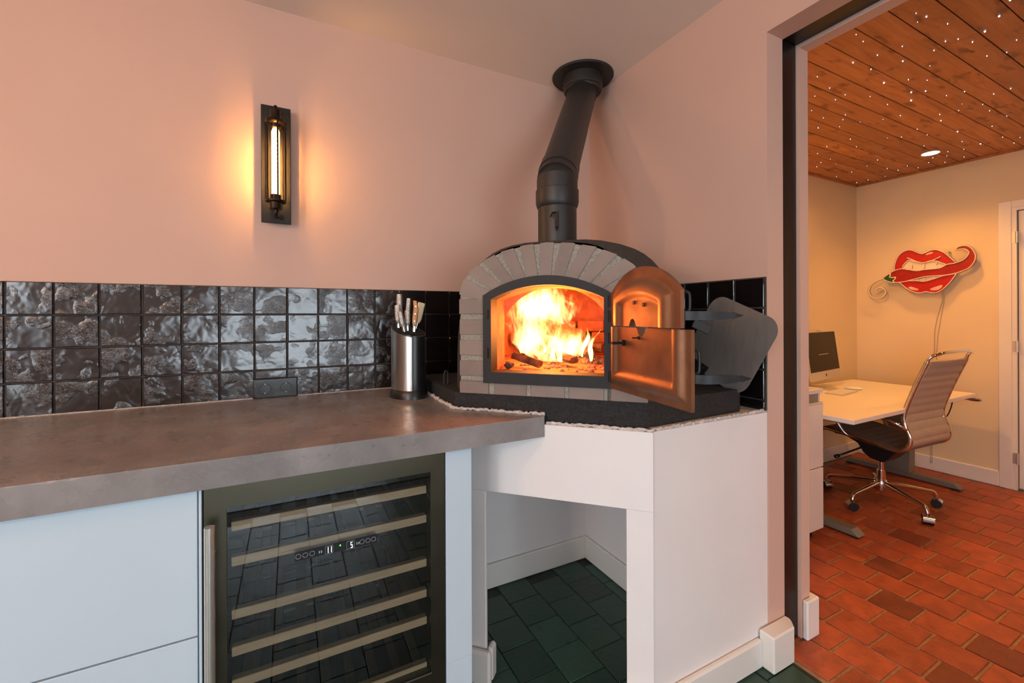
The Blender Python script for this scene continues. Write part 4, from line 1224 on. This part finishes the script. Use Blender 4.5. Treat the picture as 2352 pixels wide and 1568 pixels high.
# ---- all-in-one computer, keyboard, trackpad
rz = math.atan2(.125, .992)
im = thing('desktop_computer', 'silver all-in-one desktop computer with a dark screen on the desk', 'computer', (3.575, 1.775, DT), rz)
tl = RAD(-7)
Mi = Matrix.Translation((0, 0, .075)) @ Matrix.Rotation(tl, 4, 'X')
W2 = .264
part('housing', xf(g_prism(rrect(W2, .178, .010, 4), 0, .012, lambda p, q, t: (p, t, q+.178)), Mi), ALU, im, local=True, smooth=30)
part('rear_shell', xf(g_lathe([(.19, 0), (.15, .014), (.08, .026), (.005, .03)], 28), Mi @ Matrix.Translation((0, .011, .18)) @ Matrix.Rotation(RAD(-90), 4, 'X')), ALU, im, local=True, smooth=True)
part('screen', xf(g_box(-W2+.004, W2-.004, -.0012, .0, .062, .352), Mi), SCREEN, im, local=True)
# logo on the chin: apple outline with a bite and a leaf
ap = [(.0, .0072), (.004, .0088), (.0078, .0078), (.0098, .0050), (.0078, .0030), (.0070, .0002), (.0084, -.0028), (.0102, -.0040), (.0078, -.0090), (.0042, -.0112), (.0, -.0100), (-.0042, -.0112), (-.0080, -.0088), (-.0102, -.0030), (-.0100, .0030), (-.0078, .0072), (-.0040, .0088)]
lf = [(.0002, .0100), (.0010, .0135), (.0042, .0152), (.0040, .0122)]
part('logo', xf(join(g_prism(ap, -.0006, .001, lambda p, q, t: (p, t, q+.032)), g_prism(lf, -.0006, .001, lambda p, q, t: (p, t, q+.032))), Mi), BLKPL, im, local=True)
part('stand', join(xf(g_prism([(.02, .26), (.14, .02), (.15, .004), (-.06, .004), (-.06, .0), (.16, .0), (.16, .012), (.03, .27)], -.085, .085, lambda p, q, t: (t, p, q)), Matrix.Identity(4))), ALU, im, local=True, smooth=30)
kbd = thing('keyboard', 'slim white keyboard lying in front of the computer', 'keyboard', (3.50, 1.645, DT), rz)
part('base', g_box(-.14, .14, -.057, .057, .001, .008, .002), ALU, kbd, local=True)
keys = []
for r_ in range(5):
    for c in range(13):
        keys.append(g_box(-.134+c*.0207, -.134+c*.0207+.0178, -.050+r_*.0205, -.050+r_*.0205+.0175, .008, .0098))
part('keys', join(*keys), WHITEPL, kbd, local=True, kind='stuff')
tp = thing('mouse', 'flat white mouse lying right of the keyboard on the desk', 'mouse', (3.725, 1.675, DT), RAD(15))
part('shell', g_sweep([[(x*s, y*s, z) for x, y in oval(.028, .056, 28)] for s, z in ((.92, .003), (1, .007), (.93, .014), (.70, .019), (.35, .0215), (.02, .022))], None), WHITEPL, tp, local=True, smooth=True)
part('underside', g_poly(oval(.025, .052, 28), .0, .004), BLKPL, tp, local=True)

# ---- office chair
ch = thing('office_chair', 'ribbed taupe leather office chair with chrome frame and castors at the desk', 'chair', (3.475, 1.405, 0), math.atan2(.992, .061)-math.pi/2)
# local +Y is forward
prof = [(.245, .452), (.235, .462), (.19, .468), (.09, .458), (-.03, .443), (-.13, .428), (-.19, .428), (-.232, .448), (-.252, .485), (-.25, .53), (-.232, .575), (-.222, .62), (-.228, .67), (-.255, .76), (-.29, .86), (-.322, .945), (-.333, .975)]
PP = smoothpath([(0, y, z) for y, z in prof], 4)
def sling(i0, i1, mat, name):
    v, f = [], []
    rows = []
    hw = .215
    pts = PP[i0:i1+1]
    L = 0
    seglen = .050
    acc = [0]
    for a, b_ in zip(PP[:-1], PP[1:]): acc.append(acc[-1]+(b_-a).length)
    for j, p in enumerate(pts):
        i = i0+j
        d = (PP[min(i+1, len(PP)-1)]-PP[max(i-1, 0)]).normalized()
        nr = Vector((0, d.z, -d.y))
        puff = .007*abs(math.sin(math.pi*acc[i]/seglen))**.55
        rows.append((p+nr*(-.004-puff), p+nr*(.004+puff)))
    N = 9
    for a, b_ in rows:
        for s in range(N): v.append((-hw+2*hw*s/(N-1), a.y, a.z))
        for s in range(N-1, -1, -1): v.append((-hw+2*hw*s/(N-1), b_.y, b_.z))
    w = 2*N
    for j in range(len(rows)-1):
        for s in range(w): f.append((j*w+s, j*w+(s+1) % w, (j+1)*w+(s+1) % w, (j+1)*w+s))
    f += [tuple(range(w-1, -1, -1)), tuple((len(rows)-1)*w+s for s in range(w))]
    part(name, (v, f), mat, ch, smooth=50, local=True)
def dense(P, k):
    o = []
    for a, b_ in zip(P[:-1], P[1:]): o += [a.lerp(b_, i/k) for i in range(k)]
    return o+[P[-1]]
PP = dense(PP, 2)
cut = min(range(len(PP)), key=lambda i: (PP[i]-Vector((0, -.24, .455))).length)
sling(0, cut, FABRIC_D, 'seat')
sling(cut, len(PP)-1, FABRIC, 'backrest')
for s in (-1, 1):
    rail = [Vector((s*.226, p.y, p.z)) for p in PP[::3]]+[Vector((s*.226, PP[-1].y, PP[-1].z))]
    part('side_rail', g_tube(rail, .0135, 8), CHROME, ch, smooth=True, local=True)
    arm = smoothpath([(s*.232, -.238, .56), (s*.262, -.20, .595), (s*.270, -.10, .622), (s*.270, .02, .628), (s*.270, .10, .622), (s*.268, .125, .60), (s*.258, .12, .53), (s*.240, .08, .462), (s*.226, .03, .448)], 5)
    ar = part('armrest', g_tube(arm, .0095, 8), CHROME, ch, smooth=True, local=True)
    part('arm_pad', g_bev(*g_box(s*.270-.016, s*.270+.016, -.17, .08, .624, .646), .008, 2), BLKPL, ar, local=True)
tb = smoothpath([(-.226, -.333, .975), (-.222, -.345, 1.002), (-.18, -.375, 1.022), (-.06, -.395, 1.032), (.06, -.395, 1.032), (.18, -.375, 1.022), (.222, -.345, 1.002), (.226, -.333, .975)], 6)
part('top_handle', g_tube(tb, .0095, 8), CHROME, ch, smooth=True, local=True)
parts('cross_brace', [g_tube([(-.226, -.05, .438), (-.08, -.02, .415), (.08, -.02, .415), (.226, -.05, .438)], .011, 8), g_tube([(-.226, .15, .458), (-.08, .10, .42), (.08, .10, .42), (.226, .15, .458)], .011, 8)], BLKPL, ch, smooth=True, local=True)
mech = [(.16, .425), (.17, .405), (.10, .375), (.07, .325), (.03, .295), (-.04, .285), (-.07, .31), (-.12, .375), (-.13, .41)]
part('tilt_mechanism', g_bev(*g_prism(mech, -.075, .075, lambda p, q, t: (t, p, q)), .006), BLKPL, ch, local=True)
part('lever', join(g_tube([(-.06, .06, .365), (-.20, .10, .325), (-.265, .115, .310)], .006, 8), g_cyl((-.258, .113, .311), (-.285, .119, .306), .012, 10)), BLKPL, ch, smooth=True, local=True)
part('column', join(g_cyl((0, 0, .195), (0, 0, .30), .014, 16), g_cyl((0, 0, .13), (0, 0, .215), .024, 20)), CHROME, ch, smooth=40, local=True)
part('hub', g_lathe([(.02, .075), (.030, .085), (.034, .12), (.030, .15), (.026, .155)], 20), CHROME, ch, smooth=35, local=True)
base_rot = ch.rotation_euler[2]
for k in range(5):
    aw = RAD(-117+72*k+3)
    a = aw-base_rot
    u = Vector((math.cos(a), math.sin(a), 0)); w = Vector((-u.y, u.x, 0))
    lg = part('leg', g_tube(smoothpath([u*.02+Vector((0, 0, .135)), u*.12+Vector((0, 0, .122)), u*.25+Vector((0, 0, .104)), u*.285+Vector((0, 0, .095)), u*.302+Vector((0, 0, .060))], 4), [.013]*6+[.011]*11, 10), CHROME, ch, smooth=True, local=True)
    c = u*.302+Vector((0, 0, .027))
    tw = Vector((math.cos(a+.9), math.sin(a+.9), 0))
    part('castor', join(g_cyl(c-tw*.024, c-tw*.003, .027, 20), g_cyl(c+tw*.003, c+tw*.024, .027, 20), g_cyl(c+Vector((0, 0, .012)), c+Vector((0, 0, .045)), .008, 10)), BLKRUB, lg, smooth=40, local=True)
    v, f = [], []
    n = 12
    u2 = Vector((-tw.y, tw.x, 0))
    for e in (-.026, .026):
        for i in range(n+1):
            q = RAD(-10)+RAD(200)*i/n
            v.append(tuple(c+tw*e+u2*math.cos(q)*.0295+Vector((0, 0, math.sin(q)*.0295))))
    f = [(i, i+1, n+1+i+1, n+1+i) for i in range(n)]
    part('castor_hood', (v, f), CHROME, lg, smooth=40, local=True)

# ---- downlights
DLM = emis('warm_downlight_lens', (1, .80, .50), 18)
OFC = (1.0, .43, .095)
def downlight(x, y, zc, label, power, col, grp, cone=140, blend=1.0):
    d = thing('downlight', label, 'downlight', (x, y, zc-.004), 0, grp)
    part('rim', g_lathe([(.046, .0), (.052, -.002), (.052, .003), (.046, .003)], 28, (x, y, zc-.002), False), WHITEPL, d, smooth=35)
    part('lens', g_lathe([(.001, -.001), (.046, -.001), (.046, .002)], 28, (x, y, zc-.002), False), DLM, d)
    lamp('downlight_beam', 'SPOT', (x, y, zc-.02), power, col, .045, (0, 0, 0), (RAD(cone), blend))
    return d
downlight(4.10, 1.36, OCEIL, 'round glowing downlight in the office plank ceiling near the sign', 47, OFC, 'office downlights', 112)
downlight(4.05, .10, OCEIL, 'round downlight in the office ceiling in front of the door', 54, OFC, 'office downlights')
downlight(2.35, .10, OCEIL, 'round downlight in the office ceiling right of the doorway', 54, OFC, 'office downlights')
downlight(2.75, 1.60, OCEIL, 'round downlight in the office ceiling hidden behind the doorway jamb', 68, OFC, 'office downlights', 172, .35)
KFC = (1.0, .53, .28)
FILL_PEND = 200
def pendant(x, y, z, label, power):  # globes added out of view to fill the kitchen with warm light
    d = thing('fill_pendant', label, 'lamp', (x, y, z-.10), 0, 'added kitchen fill pendants')
    part('cable', g_cyl((x, y, z+.10), (x, y, CEIL-.02), .003, 6), BLKRUB, d)
    part('ceiling_cup', g_lathe([(.045, CEIL-.025), (.05, CEIL-.001)], 20, (x, y, 0)), BLKPL, d)
    part('lamp_cap', g_lathe([(.045, .075), (.03, .10), (.008, .11)], 20, (x, y, z)), BLKPL, d, smooth=30)
    part('globe', g_lathe([(.09*math.sin(math.pi*i/12)+.0005, -.09*math.cos(math.pi*i/12)) for i in range(13)], 24, (x, y, z)), emis('warm_fill_globe', KFC, power), d, smooth=True)
pendant(-2.6, .55, 2.14, 'added fill pendant, a warm opal globe behind the camera at left', FILL_PEND)
pendant(-2.6, -1.0, 2.14, 'added fill pendant, a warm opal globe behind the camera at right', FILL_PEND)

# ---- neon lips sign
UPPER = [(-0.158, 0.007), (-0.158, 0.046), (-0.149, 0.088), (-0.13, 0.129), (-0.103, 0.156), (-0.07, 0.168), (-0.037, 0.16), (-0.011, 0.142), (0.015, 0.128), (0.034, 0.13), (0.056, 0.143), (0.083, 0.15), (0.114, 0.144), (0.149, 0.119), (0.179, 0.083), (0.213, 0.037), (0.161, 0.026), (0.137, 0.042), (0.113, 0.055), (0.083, 0.066), (0.043, 0.055), (0.011, 0.056), (-0.021, 0.067), (-0.062, 0.09), (-0.09, 0.069), (-0.105, 0.036), (-0.103, 0.017)]
TEETH_UP = [(-0.098, 0.023), (-0.103, 0.04), (-0.088, 0.064), (-0.062, 0.087), (-0.021, 0.067), (0.027, 0.054), (0.083, 0.066), (0.137, 0.04), (0.157, 0.024), (0.128, 0.006), (0.104, 0.012), (0.098, 0.001), (0.027, -0.0), (-0.021, -0.004), (-0.05, 0.012), (-0.07, 0.008)]
CHILI = [(-0.186, -0.01), (-0.172, 0.002), (-0.137, 0.016), (-0.103, 0.019), (-0.07, 0.011), (-0.037, -0.001), (-0.005, -0.005), (0.027, -0.001), (0.089, 0.0), (0.128, 0.004), (0.161, 0.025), (0.207, 0.032), (0.25, 0.047), (0.275, 0.075), (0.285, 0.101), (0.275, 0.121), (0.259, 0.132), (0.236, 0.133), (0.213, 0.13), (0.225, 0.15), (0.25, 0.158), (0.278, 0.152), (0.303, 0.125), (0.317, 0.089), (0.319, 0.058), (0.31, 0.025), (0.286, -0.011), (0.25, -0.031), (0.207, -0.047), (0.149, -0.056), (0.089, -0.055), (0.027, -0.058), (-0.037, -0.074), (-0.087, -0.087), (-0.131, -0.091), (-0.16, -0.089), (-0.168, -0.075), (-0.157, -0.063), (-0.151, -0.047), (-0.172, -0.048), (-0.191, -0.043), (-0.186, -0.025)]
LOWER = [(-0.126, -0.093), (-0.087, -0.087), (-0.06, -0.084), (-0.012, -0.087), (0.033, -0.094), (0.089, -0.079), (0.143, -0.059), (0.216, -0.05), (0.184, -0.109), (0.149, -0.154), (0.119, -0.179), (0.095, -0.188), (0.067, -0.184), (0.039, -0.177), (0.011, -0.184), (-0.022, -0.18), (-0.054, -0.164), (-0.087, -0.136), (-0.111, -0.109)]
TEETH_LO = [(-0.06, -0.083), (-0.008, -0.074), (0.027, -0.065), (0.095, -0.058), (0.142, -0.058), (0.089, -0.079), (0.038, -0.092), (-0.012, -0.087)]
CALYX = [(-0.236, -0.052), (-0.214, -0.027), (-0.19, -0.012), (-0.186, -0.025), (-0.191, -0.043), (-0.172, -0.048), (-0.151, -0.047), (-0.157, -0.063), (-0.168, -0.075), (-0.16, -0.089), (-0.172, -0.09), (-0.208, -0.076)]
STEM = [(-0.241, -0.056), (-0.269, -0.063), (-0.302, -0.083), (-0.324, -0.109), (-0.336, -0.144), (-0.328, -0.185), (-0.306, -0.209), (-0.277, -0.217), (-0.244, -0.211), (-0.222, -0.186), (-0.218, -0.159), (-0.233, -0.137), (-0.254, -0.126), (-0.276, -0.134), (-0.286, -0.147)]
LIPLINE = [(-0.076, 0.106), (-0.05, 0.092), (-0.021, 0.072), (0.005, 0.059), (0.027, 0.055), (0.055, 0.059), (0.089, 0.071), (0.129, 0.091)]
HL1 = [(-0.069, -0.133), (-0.054, -0.13), (-0.031, -0.14), (-0.009, -0.151), (-0.005, -0.162), (-0.025, -0.164), (-0.051, -0.155), (-0.066, -0.144)]
HL2 = [(0.064, -0.155), (0.082, -0.146), (0.104, -0.137), (0.128, -0.129), (0.139, -0.132), (0.132, -0.149), (0.113, -0.166), (0.089, -0.17), (0.069, -0.166)]
HL3 = [(0.037, 0.119), (0.052, 0.131), (0.071, 0.136), (0.083, 0.133), (0.08, 0.124), (0.059, 0.118), (0.041, 0.114)]
BACK = [(-0.351, -0.116), (-0.321, -0.082), (-0.269, -0.054), (-0.236, -0.035), (-0.193, 0.001), (-0.169, 0.012), (-0.172, 0.047), (-0.158, 0.102), (-0.13, 0.147), (-0.096, 0.172), (-0.063, 0.182), (-0.03, 0.176), (0.012, 0.145), (0.027, 0.147), (0.059, 0.161), (0.09, 0.163), (0.126, 0.148), (0.205, 0.151), (0.225, 0.168), (0.253, 0.173), (0.286, 0.162), (0.313, 0.132), (0.332, 0.087), (0.332, 0.049), (0.319, 0.012), (0.286, -0.035), (0.236, -0.069), (0.219, -0.091), (0.184, -0.148), (0.149, -0.19), (0.119, -0.205), (0.088, -0.208), (0.039, -0.197), (0.001, -0.202), (-0.038, -0.19), (-0.077, -0.167), (-0.118, -0.167), (-0.201, -0.169), (-0.215, -0.212), (-0.247, -0.233), (-0.288, -0.237), (-0.329, -0.217), (-0.351, -0.175)]
SY, SZ = 1.56, 1.60
sgn_ = thing('neon_sign', 'unlit red lips and chilli pepper neon sign on the office back wall', 'sign', (OX-.03, SY, 1.39))
def sf(x): return lambda p, q, t: (x-t, SY-p, SZ+q)
m, t, b = nt('clear_acrylic_sheet')
tr = node(t, 'ShaderNodeBsdfTransparent'); tr.inputs[0].default_value = (.98, .98, .97, 1)
gl = node(t, 'ShaderNodeBsdfGlossy'); gl.inputs['Roughness'].default_value = .05
mx = node(t, 'ShaderNodeMixShader'); mx.inputs[0].default_value = .05
t.links.new(tr.outputs[0], mx.inputs[1]); t.links.new(gl.outputs[0], mx.inputs[2])
t.links.new(mx.outputs[0], t.nodes['Material Output'].inputs[0])
RED = pbr('red_print', (.47, .007, .009), .35, var=.05); RED2 = pbr('dark_red_print', (.34, .005, .007), .35, var=.2, vs=14)
GRN = pbr('green_print', (.012, .10, .012), .4); CRM = pbr('cream_print', (.80, .68, .50), .5); PNK = pbr('pink_print', (.80, .46, .36), .45)
TUBE = pbr('pale_pink_silicone_tube', (.85, .60, .55), .4); TUBEW = pbr('cream_silicone_tube', (.85, .74, .60), .4)
X0 = OX-.050
part('backing_sheet', g_prism(BACK, 0, .004, sf(X0)), m, sgn_)
def flat(name, out, mat, lift): part(name, g_prism(out, .0045, .0045+lift, sf(X0)), mat, sgn_)
flat('upper_lip', UPPER, RED, .003); flat('lower_lip', LOWER, RED, .003); flat('teeth', TEETH_UP, CRM, .002); flat('teeth', TEETH_LO, CRM, .002)
flat('chilli', CHILI, RED2, .005); flat('calyx', CALYX, GRN, .006)
for h_ in (HL1, HL2, HL3): flat('highlight', h_, PNK, .0045)
def tube2(path, mat, r=.0042, closed=True, lift=.013):
    P = [(X0-lift, SY-p, SZ+q) for p, q in path]
    nt_ = part('neon_tube', g_tube(smoothpath(P, 3, closed), r, 6, closed=closed), mat, sgn_, smooth=True)
    if lift > .012:
        Q = [(X0-lift+.0062, y, z) for x, y, z in P]
        part('tube_channel', g_tube(smoothpath(Q, 3, closed), r*1.15, 6, closed=closed), BLKPL, nt_, smooth=True)
tube2(UPPER[:16], TUBE, closed=False); tube2(LOWER[7:]+LOWER[:1], TUBE, closed=False); tube2(CHILI[:37], TUBE, closed=False)
tube2(CALYX, TUBEW); tube2(STEM, TUBEW, .0045, False); tube2(LIPLINE, TUBE, closed=False); tube2(TEETH_UP, TUBEW, .0036); tube2(LOWER[1:8], TUBE, .0036, False)
def bb(o): return (min(p for p, q in o)+max(p for p, q in o))/2
for p, q0, q1 in ((-.045, .045, .012), (.030, .045, .010), (.104, .058, .028)): tube2([(p, q0), (p+.001, q1)], TUBEW, .0034, False)
for p, q0, q1 in ((-.010, -.075, -.086), (.033, -.068, -.090), (.096, -.066, -.078)): tube2([(p, q0), (p, q1)], TUBEW, .003, False)
stand = [(-.27, -.18), (-.20, .0), (.11, .20), (.30, .21), (.12, -.17)]
parts('standoff', [g_cyl((X0, SY-p, SZ+q), (OX-.0005, SY-p, SZ+q), .006, 10) for p, q in ((-.10, -.115), (.165, .125), (-.02, .145), (.13, -.13))], ALU, sgn_, smooth=40)
c1 = smoothpath([(X0, 1.435, 1.43), (OX-.008, 1.440, 1.36), (OX-.006, 1.470, 1.22), (OX-.006, 1.487, 1.10), (OX-.006, 1.490, .95), (OX-.006, 1.512, .84), (OX-.006, 1.520, .72), (OX-.006, 1.51, .40), (OX-.022, 1.51, .06)], 6)
c2 = smoothpath([(X0, 1.425, 1.43), (OX-.008, 1.430, 1.36), (OX-.006, 1.452, 1.20), (OX-.006, 1.470, 1.05), (OX-.006, 1.478, .85), (OX-.006, 1.50, .40), (OX-.022, 1.50, .06)], 6)
parts('cord', [g_tube(c1, .0022, 6), g_tube(c2, .0022, 6)], pbr('cream_cord', (.55, .44, .32), .6), sgn_, smooth=True)
